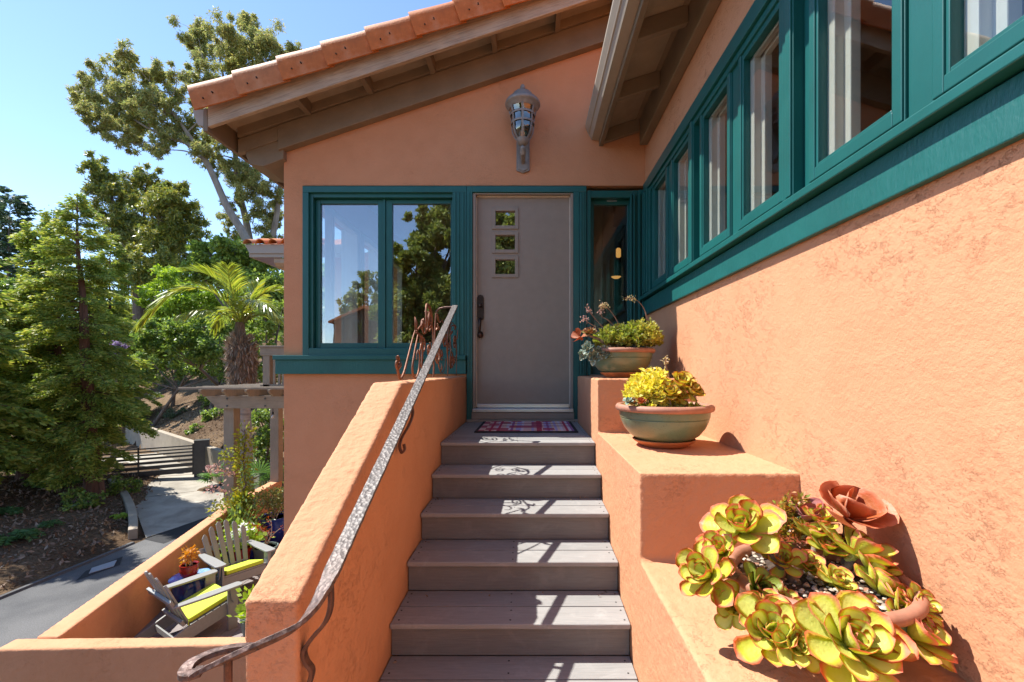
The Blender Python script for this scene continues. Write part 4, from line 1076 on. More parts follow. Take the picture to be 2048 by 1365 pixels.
nt.links.new(ramp(nt, ge.outputs['Random Per Island'], [(0, (.42, .38, .32)), (.3, (.30, .17, .08)), (.6, (.55, .50, .42)), (.8, (.18, .12, .08)), (1, (.4, .26, .13))]).outputs[0], b_.inputs['Base Color']); M['pebble'] = m
p_ = link('pebbles', b.mesh('pebbles', True, 60), M['pebble'], B3); p_['kind'] = 'stuff'

# ---- masses of small leaves (uncountable): joined
def leafcloud(name, pts, L, W, mat, parent=None, seed=0, droop=0, dirs=None, fold=.0, var=.35, kind=None, up=0.0, align=.0):
    """pts (N,3): one leaf-shaped face with a crease at each point"""
    r = np.random.RandomState(seed); pts = np.asarray(pts, float); n = len(pts)
    d = r.normal(size=(n, 3)); d /= np.linalg.norm(d, axis=1)[:, None]
    if dirs is not None: d = d * (1 - align) + np.asarray(dirs) * align if align else np.asarray(dirs) + d * .35
    d[:, 2] += up - droop; d /= np.linalg.norm(d, axis=1)[:, None] + 1e-9
    q = r.normal(size=(n, 3)); s_ = np.cross(d, q); s_ /= np.linalg.norm(s_, axis=1)[:, None] + 1e-9
    nn = np.cross(s_, d); k = (1 + r.uniform(-var, var, n))[:, None]
    L_ = L * k; W_ = W * k
    v = np.empty((n, 4, 3)); v[:, 0] = pts; v[:, 1] = pts + d * L_ * .45 + s_ * W_ * .5 + nn * L_ * fold; v[:, 2] = pts + d * L_; v[:, 3] = pts + d * L_ * .45 - s_ * W_ * .5 + nn * L_ * fold
    me = bpy.data.meshes.new(name); me.vertices.add(4 * n); me.vertices.foreach_set('co', v.ravel())
    me.loops.add(4 * n); me.loops.foreach_set('vertex_index', np.arange(4 * n, dtype=np.int32))
    me.polygons.add(n); me.polygons.foreach_set('loop_start', np.arange(0, 4 * n, 4, dtype=np.int32)); me.update(calc_edges=True)
    me.materials.append(M[mat]); o = bpy.data.objects.new(name, me); C.objects.link(o)
    if parent is not None:
        if parent.get('_local'): me.transform(wm(parent).inverted())
        attach(o, parent)
    if kind: o['kind'] = kind
    return o
def sprigs(c, rad, n, leaves, spread, seed, zr=(0, 1)):
    """tips of little leafy shoots spread over a dome"""
    r = np.random.RandomState(seed); P_ = []; D = []
    for i in range(n):
        a = r.uniform(0, 2 * np.pi); q = np.sqrt(r.uniform(0, 1)); 
        tip = np.array([c[0] + rad[0] * q * np.cos(a), c[1] + rad[1] * q * np.sin(a), c[2] + rad[2] * (np.sqrt(max(0, 1 - q * q * .8)) * r.uniform(.45, 1.05))])
        for j in range(leaves):
            d = r.normal(size=3); d[2] = abs(d[2]) * .8 + .1; d /= np.linalg.norm(d)
            P_.append(tip + d * spread * r.uniform(0, .5) - np.array([0, 0, r.uniform(0, spread * 1.6)])); D.append(d)
    return np.array(P_), np.array(D)
M['sedum'] = leafmat('sedum_leaves', [(.14, .20, .03), (.24, .30, .04), (.36, .38, .07), (.18, .16, .04), (.30, .33, .06)], .3, .4, .5)
M['sedum_warm'] = leafmat('warm_sedum_leaves', [(.34, .36, .05), (.48, .46, .08), (.40, .30, .06), (.26, .30, .05), (.52, .50, .12)], .3, .4, .5)
M['sedum_gold'] = leafmat('golden_sedum_leaves', [(.62, .60, .08), (.75, .70, .12), (.60, .42, .07), (.48, .50, .07), (.78, .74, .2)], .35, .4, .5)
M['jelly'] = leafmat('jelly_bean_leaves', [(.16, .22, .03), (.30, .22, .03), (.42, .12, .03), (.22, .26, .04)], .2, .3, .5)
def seat(B, off, rad, n, leaves, spread, seed, L, W, mat, name='foliage'):
    c = Vector(B.location) + Vector(off); P_, D = sprigs(c, rad, n, leaves, spread, seed)
    return leafcloud(name, P_, L, W, mat, B, seed, dirs=D, fold=.12, kind='stuff')
seat(B1, (.03, -.02, .21), (.235, .20, .20), 300, 15, .030, 3, .030, .016, 'sedum')
seat(B1, (.16, -.03, .21), (.13, .17, .22), 190, 14, .028, 4, .028, .015, 'sedum_warm')
seat(B2, (-.075, -.01, .20), (.14, .15, .23), 220, 15, .026, 5, .026, .014, 'sedum_gold')
seat(B2, (.0, -.08, .205), (.21, .11, .035), 110, 12, .022, 6, .022, .013, 'sedum')
seat(B3, (.03, .20, .18), (.09, .05, .19), 75, 16, .026, 7, .024, .009, 'jelly')
# dark woody twigs inside the masses
for B, seed in ((B1, 1), (B2, 2)):
    rr = random.Random(seed); b = MB()
    for i in range(34):
        a = rr.uniform(0, 6.28); q = rr.uniform(0, .17); c = Vector(B.location) + Vector((q * math.cos(a), q * math.sin(a), .20))
        b.tube([c, c + Vector((rr.uniform(-.02, .02), rr.uniform(-.02, .02), .05)), c + Vector((rr.uniform(-.05, .05), rr.uniform(-.05, .05), rr.uniform(.08, .13)))], [.004, .003, .002], 5)
    lmesh('stem', b, 'stem', B)
# blue-green rosettes spilling over the rim of the bowl by the door
for i, (p_, q_, R) in enumerate(((1176, 697, .064), (1200, 706, .068), (1188, 716, .072), (1166, 712, .060), (1214, 706, .052))):
    ros(B1, p_, q_, 3.52 + .03 * (i % 2), (-.35 + .12 * i % .4, -.86, .36), R, 30, kind='ec', mat='echeveria', el0=8, el1=86, seed=20 + i, shrink=.78)
ros(B1, 1178, 667, 3.55, (-.3, -.45, .84), .075, 26, kind='ec', mat='blush', el0=6, seed=31)
ros(B1, 1160, 676, 3.66, (-.7, -.5, .4), .11, 4, kind='pd', mat='paddle', el0=5, el1=40, seed=32, shrink=.3, spread=.9)
b = MB()
for e_, s_ in (((1178, 672, 3.55), (1215, 692, 3.58)), ((1190, 705, 3.54), (1222, 694, 3.56)), ((1170, 712, 3.55), (1222, 694, 3.57))):
    s_ = (s_[0], s_[1], s_[2] - .215); e_ = (e_[0], e_[1], e_[2] - .215)
    b.tube([at(*s_), (at(*s_) + at(*e_)) / 2 + Vector((0, 0, .015)), at(*e_)], [.012, .010, .009], 7)
lmesh('stem', b, 'stem', B1)
# yellow rosettes of the middle bowl
for i, (p_, q_, R, ax, n) in enumerate(((1362, 772, .105, (.15, -.55, .82), 20), (1338, 788, .085, (-.1, -.7, .7), 17), (1382, 786, .085, (.45, -.6, .65), 17), (1318, 796, .062, (-.3, -.6, .74), 15), (1358, 795, .07, (.1, -.8, .5), 15))):
    ros(B2, p_, q_, 2.45 + .035 * (i == 0), ax, R, n, mat='yellow_ros', el0=8, seed=40 + i, spread=1.15)
for i, (p_, q_) in enumerate(((1268, 806), (1283, 805), (1256, 804))):
    ros(B2, p_, q_, 2.43, (-.2, -.6, .77), .035, 14, kind='ec', mat=('blush', 'paddle', 'echeveria')[i], seed=50 + i)
# flower stalks
def stalk(B, pts, r, mat_fl, k, spread, seed):
    pp = catmull([at(q[0], q[1], q[2] - (.215 if B == B1 else 0)) for q in pts], 8); b = MB(); b.tube(pp, [r * (1 - .5 * i / len(pp)) for i in range(len(pp))], 6); lmesh('flower_stalk', b, 'pinkstem', B)
    rr = np.random.RandomState(seed); P_ = []
    for i in range(k):
        p = Vector(pp[-1 - int(rr.uniform(0, len(pp) * .32))]); P_.append(np.array(p) + rr.normal(size=3) * spread)
    leafcloud('flower', np.array(P_), .014, .008, mat_fl, B, seed, kind='stuff')
M['pinkstem'] = simple('pinkish_flower_stem', (.34, .17, .11), .6, vary=.2)
M['budfl'] = leafmat('pale_buds', [(.45, .40, .18), (.50, .36, .22), (.36, .30, .10)], .3)
stalk(B1, ((1294, 640, 3.70), (1288, 618, 3.70), (1272, 600, 3.70), (1250, 596, 3.70)), .0040, 'budfl', 60, .010, 1)
stalk(B1, ((1238, 650, 3.60), (1228, 632, 3.60), (1214, 615, 3.60), (1204, 610, 3.60)), .0035, 'budfl', 60, .012, 2)
stalk(B1, ((1228, 652, 3.64), (1215, 640, 3.64), (1203, 632, 3.64), (1203, 610, 3.64)), .0035, 'pink_fl', 50, .012, 3)
stalk(B1, ((1206, 655, 3.62), (1192, 640, 3.62), (1180, 625, 3.62), (1175, 615, 3.62)), .003, 'pink_fl', 40, .010, 4)
stalk(B1, ((1192, 655, 3.56), (1176, 645, 3.56), (1166, 638, 3.56)), .003, 'pink_fl', 40, .012, 5)
stalk(B2, ((1338, 760, 2.60), (1336, 745, 2.60), (1331, 730, 2.60), (1330, 716, 2.60)), .0045, 'budfl', 40, .008, 6)
# ================================================================== patio below the house
ZF = -3.31; ZWT = -2.62
# walls: front piece aligned with the house, side piece splaying away, rear piece beyond the post
pf = MB(); pf.prism([(XL - .002, 4.350), (XL - .002, 4.475), (-5.02, 4.44), (-5.02, 4.25)], -4.75, ZWT, 'Z')
o = tag(pf.build('patio_wall', M['stucco']), 'low orange patio wall running out from the house below the stairs, seen from its shaded side', 'wall', 'patio walls'); stucco_relief(o, .018, .007, .05, 3)
inner = [(-4.60, 4.46), (-5.72, 8.80), (-5.92, 10.8)]; outer = [(-4.80, 4.30), (-5.93, 8.85), (-6.12, 10.85)]
def quadwall(i, j, z0, z1): return [inner[i], inner[j], outer[j], outer[i]]
pw = MB(); pw.prism([(-4.62, 4.455), inner[1], outer[1], (-4.84, 4.445)], -4.75, ZWT + .004, 'Z')
o = tag(pw.build('patio_wall', M['stucco']), 'long orange patio wall splaying away beside the road to the vine covered post', 'wall', 'patio walls'); stucco_relief(o, .02, .007, .05, 3)
pw = MB(); pw.prism([inner[1], inner[2], outer[2], outer[1]], -4.75, ZWT, 'Z')
o = tag(pw.build('patio_wall', M['stucco']), 'short far piece of orange patio wall between the two pergola posts', 'wall', 'patio walls'); stucco_relief(o, .02, .007, .05, 3)
# deck boards
pd = tag(empty('patio_deck', (-4, 6.5, ZF)), kind='structure')
y0, y1 = 4.48, 10.6
x = -2.44; i = 0
def xin(y): return -4.62 - (y - 4.46) * (1.10 / 4.34)
while x > -6.0:
    x1 = x - .138
    ys = max(y0, 4.46 + (-4.62 - x) / (1.10 / 4.34)) if x < -4.62 else y0
    if ys < y1 - .2:
        b = MB(); b.box(x1, x, ys - .05, y1, ZF - .025, ZF); b.build('deck_board', M['deck_y'], pd, bevel=.003)
    x = x1 - .006
b = MB(); b.prism([(-2.44, 4.48), (-4.60, 4.48), (-5.72, 8.8), (-5.9, 10.6), (-2.44, 10.6)], -4.7, ZF - .03, 'Z'); b.build('deck_base', M['riser'], pd)

# ---- adirondack chairs (local: +x forward, origin on the floor below the front legs)
def make_chair(loc, ang, label, nsl=6):
    t = tag(empty('adirondack_chair', loc, ang, local=True), label, 'chair', 'adirondack chairs on the patio')
    def part(name, b, bev=.004, smooth=False): return link(name, b.mesh(name, smooth), M['chair'], t, bev)
    for s in (-1, 1):
        b = MB(); y = s * .305
        b.prism([(-.055, 0), (.055, 0), (.06, .54), (-.06, .54)], y - .014, y + .014); part('leg', b)
        b = MB(); y = s * .275
        b.prism([(.035, .35), (.035, .22), (-.02, .20), (-.80, .0), (-.93, .0), (-.90, .07), (-.50, .24), (0, .37)], y - .014, y + .014); part('rear_leg', b)
        b = MB(); y = s * .335
        prof = [(.085, -.05), (.095, 0), (.085, .05), (.06, .07), (-.30, .068), (-.62, .035), (-.66, .0), (-.62, -.045), (-.30, -.07), (.06, -.07)]
        b.prism([(px_, y + py_ * s) for px_, py_ in prof], .541, .566, 'Z'); part('arm', b, .006)
        b = MB(); b.prism([(-.05, .54), (.05, .54), (.03, .40), (-.0, .34), (-.03, .40)], s * .335 - .012, s * .335 + .012); part('arm_bracket', b)
    for i in range(6):
        a = -.005 - i * .083; z = .362 - i * .021
        b = MB(); Mx = Matrix.Translation((a, 0, z)) @ Matrix.Rotation(-.25, 4, 'Y'); b.box(-.038, .038, -.29, .29, -.011, .011, M=Mx); part('seat_slat', b)
    b = MB(); b.box(.015, .037, -.29, .29, .24, .355); part('apron', b)
    B0 = Matrix.Translation((-.455, 0, .215)) @ Matrix.Rotation(math.radians(-24), 4, 'Y')
    for i in range(nsl):
        u = (i - (nsl - 1) / 2) / ((nsl - 1) / 2); y0, y1 = u * .205, u * .268
        top = .80 - .15 * u * u; wd = .031; b = MB(); tz = .015 * (1 - abs(u))
        q = [(y0 - wd, 0), (y0 + wd, 0), (y1 + wd + .004, top - .04 - .02 * max(0, u)), (y1 + wd * .6, top - .008 - .02 * max(0, u)), (y1, top), (y1 - wd * .6, top - .008 + .02 * min(0, u)), (y1 - wd - .004, top - .04 + .02 * min(0, u))]
        b.prism(q, -.010 + .02 * u * u, .012 + .02 * u * u, 'X', M=B0); part('back_slat', b, .004)
    for z, wd in ((.10, .27), (.43, .335)):
        b = MB(); b.box(-.045, -.012, -wd, wd, z - .035, z + .035, M=B0); part('back_rail', b)
    b = MB(); b.box(-.62, -.60, -.26, .26, .10, .17); part('stretcher', b)
    return t
def make_cushion(loc, ang, label):
    b = MB(); Mx = Matrix.Translation((-.215, 0, .352)) @ Matrix.Rotation(-.25, 4, 'Y'); b.box(-.245, .25, -.255, .255, -.027, .030, M=Mx)
    o = link('seat_cushion', b.mesh('seat_cushion'), M['lime'], None, .016, 4); o.location = loc; o.rotation_euler = (0, 0, ang)
    tag(o, label, 'cushion', 'lime seat cushions')
    bb = MB(); bb.tube([(-.45, .24, .30), (-.47, .27, .27), (-.46, .28, .20), (-.45, .285, .16)], .005, 6); bb.tube([(-.45, -.24, .30), (-.47, -.27, .27), (-.45, -.28, .19)], .005, 6)
    tt = link('tie', bb.mesh('tie'), M['lime'], o); tt['kind'] = 'stuff'; tt.matrix_parent_inverse = Matrix.Identity(4); return o
ca = ((-4.075, 5.975, ZF), math.atan2(.70, .44)); cb_ = ((-4.205, 6.68, ZF), math.atan2(-.55, .80))
make_chair(*ca, 'grey slatted garden chair seen from behind, its arm toward the stairs', 6)
make_chair(*cb_, 'grey slatted garden chair facing us in front of the white geranium', 6)
make_cushion(*ca, 'lime seat cushion on the chair turned away, nearest the stairs')
make_cushion(*cb_, 'lime seat cushion on the chair facing us')

# ---- blue stool, red pot and pale plate
SX, SY = -4.74, 6.30
st_ = tag(empty('garden_stool', (SX, SY, ZF), local=True), 'round midnight blue glazed garden stool between the two chairs', 'stool')
b = MB(); b.lathe([(0, 0), (.14, 0), (.155, .02), (.185, .12), (.20, .23), (.188, .34), (.165, .405), (.15, .425), (0, .425)], n=40); link('drum', b.mesh('drum', True, 50), M['blue_dark'], st_)
b = MB(); b.lathe([(0, .4255), (.15, .426), (.222, .430), (.230, .440), (.222, .450), (0, .452)], n=40); link('top', b.mesh('top', True, 50), M['blue_dark'], st_)
pl = MB(); pl.lathe([(0, .0), (.05, 0), (.095, .018), (.10, .024), (.092, .024), (.05, .008), (0, .008)], n=28); o = pl.build('plate', M['sky_glaze'], smooth=True); o.location = (SX + .115, SY + .085, ZF + .4525); tag(o, 'pale blue speckled dish on the blue stool beside the red pot', 'dish')
def pot(name, loc, prof, mat, label, cat='potted plant', lip=None, group='potted plants on the patio', soil=.9):
    t = tag(empty(name, loc, random.uniform(0, 6), local=True), label, cat, group)
    b = MB(); b.lathe(prof, n=40); link('pot', b.mesh('pot', True, 45), M[mat], t)
    zt = max(p[1] for p in prof); r = [p[0] for p in prof if abs(p[1] - zt) < 1e-6][0]
    b = MB(); b.lathe([(0, zt * soil), (r * .9, zt * soil)], n=24); link('soil', b.mesh('soil'), M['soil'], t)
    return t, zt * soil
rp, zt = pot('potted_succulent', (SX + .03, SY - .035, ZF + .4525), [(0, 0), (.07, 0), (.078, .015), (.105, .06), (.112, .11), (.100, .15), (.098, .158), (.112, .168), (.112, .178), (.098, .178), (.088, .165), (.09, .12), (.08, .05), (0, .05)], 'red_glaze', 'small oxblood red pot with an orange leaved succulent on the blue stool')
def twigs(parent, base, n, h, spread, r, mat, seed, gen=2):
    rr = random.Random(seed); b = MB(); tips = []
    def grow(p, d, L, r_, g):
        q = p + d * L * .5 + Vector((rr.uniform(-1, 1), rr.uniform(-1, 1), rr.uniform(-.3, .6))) * L * .1; e = p + d * L
        b.tube([p, q, e], [r_, r_ * .85, r_ * .65], 6); tips.append(e)
        if g > 0:
            for k in range(rr.choice((2, 2, 3))):
                grow(e, (d + Vector((rr.uniform(-1, 1), rr.uniform(-1, 1), rr.uniform(-.2, .7))) * spread).normalized(), L * rr.uniform(.6, .85), r_ * .65, g - 1)
    for i in range(n): grow(Vector(base) + Vector((rr.uniform(-.03, .03), rr.uniform(-.03, .03), 0)), Vector((rr.uniform(-.5, .5), rr.uniform(-.5, .5), 1)).normalized(), h * rr.uniform(.4, .6), r, gen)
    o = link('stem', b.mesh('stem', True), M[mat], parent); return [wm(parent) @ t for t in tips]
tp = twigs(rp, (0, 0, zt), 3, .16, .7, .010, 'twig', 3)
rr_ = np.random.RandomState(3); P_ = np.array([np.array(t) + rr_.normal(size=3) * .022 for t in tp for _ in range(9)]); leafcloud('foliage', P_, .05, .022, 'orange_leaf', rp, 3, kind='stuff')
# blue pots by the house
def bulge(R, H, n=1.0): return [(0, 0), (R * .62, 0), (R * .70, H * .05), (R * .92, H * .4), (R, H * .72), (R * .97, H * .9), (R * 1.04, H * .96), (R * 1.04, H), (R * .93, H), (R * .88, H * .88), (R * .9, H * .6), (0, H * .6)]
bp1, z1 = pot('potted_shrub', (-4.93, 8.72, ZF), bulge(.27, .50), 'blue_glaze', 'big cobalt blue pot holding a yellowish small leaved shrub by the house corner', soil=.90)
tp = twigs(bp1, (0, 0, z1), 7, .42, .75, .012, 'twig', 11, 2)
r_ = np.random.RandomState(4); P_ = np.array([np.array(t) + r_.normal(size=3) * .075 for t in tp for _ in range(24)]); leafcloud('foliage', P_, .055, .028, 'bush_yel', bp1, 4, kind='stuff')
bp2, z2_ = pot('potted_shrub', (-4.95, 8.02, ZF), bulge(.21, .42), 'blue_glaze', 'dark cobalt pot with rust red leaves behind the geranium', soil=.93)
r_ = np.random.RandomState(5); P_ = np.array([(-4.95 + r_.normal() * .09, 8.02 + r_.normal() * .09, ZF + .42 + abs(r_.normal()) * .05) for _ in range(320)]); leafcloud('foliage', P_, .07, .035, 'red_leaf', bp2, 5, kind='stuff')
gp_, z3 = pot('potted_geranium', (-4.80, 7.55, ZF), [(0, 0), (.09, 0), (.13, .30), (.15, .34), (.15, .36), (.13, .36), (.12, .30), (0, .28)], 'red_glaze', 'white flowering geranium in a red pot behind the chair facing us')
r_ = np.random.RandomState(6); P_ = np.array([(-4.80 + r_.normal() * .13, 7.55 + r_.normal() * .13, ZF + .40 + abs(r_.normal()) * .13) for _ in range(420)]); leafcloud('foliage', P_, .075, .06, 'lime_leaf', gp_, 6, kind='stuff')
for k in range(9):
    c = np.array((-4.80 + r_.uniform(-.2, .2), 7.55 + r_.uniform(-.2, .12), ZF + .56 + r_.uniform(-.05, .13))); leafcloud('flower', c + r_.normal(size=(26, 3)) * .026, .035, .03, 'white_fl', gp_, 60 + k)
gb, z4 = pot('potted_shrub', (-4.50, 7.70, ZF), [(0, 0), (.13, 0), (.18, .26), (.195, .30), (.195, .32), (.175, .32), (.165, .25), (0, .25)], 'grey_pot', 'grey green pot with a nearly bare twiggy plant')
tp = twigs(gb, (0, 0, z4), 3, .36, .55, .013, 'twig', 17, 2)
r_ = np.random.RandomState(7); P_ = np.array([np.array(t) + r_.normal(size=3) * .02 for t in tp for _ in range(4)]); leafcloud('foliage', P_, .03, .015, 'red_leaf', gb, 7, kind='stuff')
# little bright plant tucked against the stair wall, a green one by the vine
cp, z5 = pot('potted_plant', (-3.43, 5.62, ZF), [(0, 0), (.10, 0), (.14, .22), (.15, .25), (.13, .25), (0, .2)], 'grey_pot', 'bright yellow green leafy plant half hidden by the stair wall')
r_ = np.random.RandomState(8); P_ = np.array([(-3.43 + r_.normal() * .06, 5.62 + r_.normal() * .06, ZF + .28 + abs(r_.normal()) * .14) for _ in range(260)]); leafcloud('foliage', P_, .09, .045, 'lime_leaf', cp, 8, up=.5, kind='stuff')
dp, z6 = pot('potted_plant', (-5.25, 8.15, ZF), [(0, 0), (.12, 0), (.17, .28), (.18, .32), (.16, .32), (0, .28)], 'grey_pot', 'leggy green plant growing at the foot of the vine')
r_ = np.random.RandomState(9); P_ = np.array([(-5.22 + r_.normal() * .16, 8.15 + r_.normal() * .16, ZF + .35 + abs(r_.normal()) * .26) for _ in range(520)]); leafcloud('foliage', P_, .09, .03, 'dark_leaf', dp, 9, up=.3, kind='stuff')

# ---- pergola and the balcony above
pg = tag(empty('pergola', (-5.8, 9.8, ZWT)), 'weathered taupe timber pergola standing on the patio wall', 'pergola')
PX = lambda p, Y: (p - CX) / F * Y
PZ = lambda p, Y: (HY - p) / F * Y
def postbox(x0, x1, y0, y1, z0, z1, name='post'): b = MB(); b.box(x0, x1, y0, y1, z0, z1); return b.build(name, M['weathered'], pg, bevel=.008)
x0 = PX(447, 8.75); postbox(x0, x0 + .20, 8.75, 8.95, ZWT - .01, PZ(816, 8.75))
x0 = PX(545, 10.7); postbox(x0, x0 + .20, 10.6, 10.8, ZWT - .01, PZ(820, 8.75))
def beam(y, x0, x1, zt, zb_, name='beam'):
    b = MB(); b.prism([(x0, zt), (x0 + .02, zt - .05), (x0 + .22, zb_), (x1, zb_), (x1, zt)], y, y + .085); return b.build(name, M['weathered_h'], pg, bevel=.006)
zt, zb_ = PZ(792, 8.7), PZ(817, 8.7)
bm1 = beam(8.66, PX(415, 8.7), XL, zt, zb_); beam(8.96, PX(415, 8.7), XL, zt, zb_); beam(10.62, -6.55, XL, zt, zb_); beam(10.82, -6.55, XL, zt, zb_)
b = MB()
for xx in (PX(455, 8.66), PX(531, 8.66)):
    for zz_ in (zt - .05, zb_ + .05): b.tube([(xx, 8.665, zz_), (xx, 8.645, zz_)], .018, 8)
bo = b.build('bolt', M['steel_dark'], bm1); bo['kind'] = 'stuff'
for i in range(9):
    x = PX(415, 8.7) + .12 + i * .42
    b = MB(); b.prism([(8.30, zt + .135), (8.30, zt + .10), (8.42, zt + .002), (11.3, zt + .002), (11.3, zt + .135)], x, x + .042, 'X'); b.build('rafter', M['weathered'], pg, bevel=.004)
for j in range(10):
    y = 8.36 + j * .31
    b = MB(); xs = PX(384, 8.7) + .10 * (j % 2); b.box(xs, XL, y, y + .04, zt + .136, zt + .176); b.build('lath', M['weathered_h'], pg, bevel=.004)
bl = tag(empty('balcony_railing', (-5.2, 9.1, -.3)), 'short piece of taupe balcony railing beside the house corner', 'railing')
YR = 9.0
b = MB(); b.box(PX(524, YR), -4.2, YR - .07, YR + .07, PZ(712, YR), PZ(696, YR)); b.box(PX(523, YR), -4.2, YR - .09, YR + .09, PZ(696, YR) + .001, PZ(692, YR)); b.build('top_rail', M['weathered_h'], bl, bevel=.005)
b = MB(); b.box(PX(524, YR), -4.2, YR - .06, YR + .06, PZ(778, YR), PZ(769, YR)); b.build('bottom_rail', M['weathered_h'], bl, bevel=.004)
b = MB(); b.box(PX(529, YR), PX(543, YR), YR - .06, YR + .06, zt - .02, PZ(712, YR) - .001); b.build('post', M['weathered'], bl, bevel=.006)
for p_ in (547, 557, 565, 573, 581):
    b = MB(); b.box(PX(p_, YR), PX(p_ + 4.5, YR), YR - .02, YR + .025, PZ(769, YR), PZ(712, YR) - .001); b.build('baluster', M['weathered'], bl, bevel=.003)
# string light bulbs
for i, (p_, y_, Y) in enumerate(((467, 826, 8.78), (546, 822, 8.78))):
    c = at(p_, y_, Y); t = tag(empty('string_light', tuple(c)), ('hanging clear bulb beside the vine covered post', 'hanging clear bulb beside the post next to the house')[i], 'bulb', 'string light bulbs')
    b = MB(); b.tube([c + Vector((0, 0, .12)), c + Vector((0, 0, -.02))], .006, 6); b.lathe([(0, .0), (.016, 0), (.018, -.05), (0, -.052)], c + Vector((0, 0, -.02)), 10); b.build('socket', M['rubber'], t)
    b = MB(); b.lathe([(0, -.0), (.016, -.004), (.032, -.045), (.026, -.075), (0, -.085)], c + Vector((0, 0, -.073)), 12); b.build('bulb', M['glass_bulb'], t, smooth=True)
# vine on the post
vn = tag(empty('climbing_vine', (-5.75, 8.7, ZF)), 'yellow green vine climbing the pergola post beside the palm', 'vine')
r_ = np.random.RandomState(12); vp = [at(482, 1075, 8.5), at(480, 1040, 8.55), at(486, 1005, 8.6), at(491, 965, 8.62), at(487, 925, 8.62), at(490, 890, 8.65), at(489, 860, 8.68)]
cur = catmull(vp, 10); b = MB(); b.tube(cur, [.022 * (1 - .6 * i / len(cur)) for i in range(len(cur))], 7)
b.tube([v_ + Vector((.05 * math.sin(i * .7), -.03, .01)) for i, v_ in enumerate(cur)], .008, 5)
tend = [[at(476, 960, 8.6), at(455, 945, 8.5), at(432, 935, 8.4), at(418, 940, 8.4)], [at(478, 985, 8.6), at(450, 985, 8.5), at(420, 975, 8.4)], [at(476, 1000, 8.6), at(440, 1010, 8.6), at(425, 1018, 8.6)], [at(480, 930, 8.6), at(460, 915, 8.5), at(448, 905, 8.45)]]
for t in tend: b.tube(catmull(t, 5), .006, 5)
b.build('stem', M['bark'], vn, smooth=True)
P_ = []
for i, c in enumerate(cur):
    dens = 64 if i < 24 else 13
    sp = (.13 if i < 20 else .075)
    for _ in range(dens): P_.append(np.array(c) + r_.normal(size=3) * sp * np.array((1, .6, .9)))
leafcloud('foliage', np.array(P_), .075, .04, 'vine', vn, 12, kind='stuff')
P2 = [np.array(c) + r_.normal(size=3) * .05 for t in tend[:2] for c in catmull(t, 5)[4:] for _ in range(7)]
leafcloud('flower', np.array(P2), .07, .035, 'pink_fl', vn, 13, kind='stuff')
P3 = [np.array(c) + r_.normal(size=3) * .06 for t in tend[2:] for c in catmull(t, 5) for _ in range(9)]
leafcloud('foliage', np.array(P3), .07, .04, 'vine', vn, 14, kind='stuff')
# ================================================================== ground, road, driveway
def sstep(a, b, x): t = np.clip((x - a) / (b - a), 0, 1); return t * t * (3 - 2 * t)
RW0 = np.array((-9.2, 15.6)); RW1 = np.array((-22.5, 25.4)); RD = (RW1 - RW0) / np.linalg.norm(RW1 - RW0); RN = np.array((RD[1], -RD[0])); RN = RN if RN[1] > 0 else -RN
def drive_z(x, y): return -4.60 + .40 * np.clip((-10.3 - x) / 4.5, 0, 1.4)
def ground_z(x, y):
    x = np.asarray(x, float); y = np.asarray(y, float)
    z = np.full(np.broadcast(x, y).shape, -4.63)
    z = np.where(x < -10.4, drive_z(x, y) - .035, z)
    # planted bank beyond the road, left of the driveway kerb
    kerb = -10.9 - .62 * np.clip(y - 12.2, 0, 9)
    bank = np.clip(kerb - x, 0, 40)
    left = sstep(0, .5, bank) * (sstep(60, 6, y))
    z = np.where((y < 19) , z + left * (.10 + .05 * bank), z)
    # hill behind the retaining wall
    s = (x - RW0[0]) * RN[0] + (y - RW0[1]) * RN[1]
    hill = -3.25 + .50 * np.clip(s, 0, 14) + .16 * np.clip(s - 14, 0, 60)
    z = np.where(s > .12, np.maximum(z, hill), z)
    z = z + .05 * np.sin(x * 1.7) * np.cos(y * 1.3) * (np.abs(x + 8) > 3) * (y > 3)
    return z
m, nt, b_ = base_mat('mulched_earth', (.10, .07, .045), .95, 0, .1); v = coords(nt)
r1 = ramp(nt, noise_t(nt, v, .35, 4), [(.4, (.13, .088, .056)), (.6, (.23, .165, .105))])
r2 = ramp(nt, noise_t(nt, v, 14, 6, .7), [(.35, (.55, .5, .45)), (.62, (1.1, 1.05, 1)), (.75, (2.1, 1.9, 1.7))])
mx = N(nt, 'MixRGB', blend_type='MULTIPLY'); mx.inputs[0].default_value = 1; nt.links.new(r1.outputs[0], mx.inputs[1]); nt.links.new(r2.outputs[0], mx.inputs[2]); nt.links.new(mx.outputs[0], b_.inputs['Base Color'])
bump(nt, b_, noise_t(nt, v, 9, 6, .7), .12); M['earth'] = m
def grid(name, xs, ys, zf, mat, kind='structure'):
    X, Y = np.meshgrid(xs, ys); Z = zf(X, Y); n, k = X.shape
    vs = np.stack([X, Y, Z], -1).reshape(-1, 3)
    fs = [(j * k + i, j * k + i + 1, (j + 1) * k + i + 1, (j + 1) * k + i) for j in range(n - 1) for i in range(k - 1)]
    me = bpy.data.meshes.new(name); me.from_pydata(vs.tolist(), [], fs); me.polygons.foreach_set('use_smooth', [True] * len(fs)); me.materials.append(M[mat])
    o = bpy.data.objects.new(name, me); C.objects.link(o); o['kind'] = kind; return o
xs = np.concatenate([np.linspace(-700, -80, 14), np.linspace(-75, -26, 30), np.linspace(-25.5, 0, 110), np.linspace(1, 60, 20), np.linspace(80, 700, 10)])
ys = np.concatenate([np.linspace(-700, -60, 14), np.linspace(-55, 2, 24), np.linspace(2.5, 32, 120), np.linspace(33, 80, 24), np.linspace(95, 900, 12)])
grid('ground', xs, ys, ground_z, 'earth')
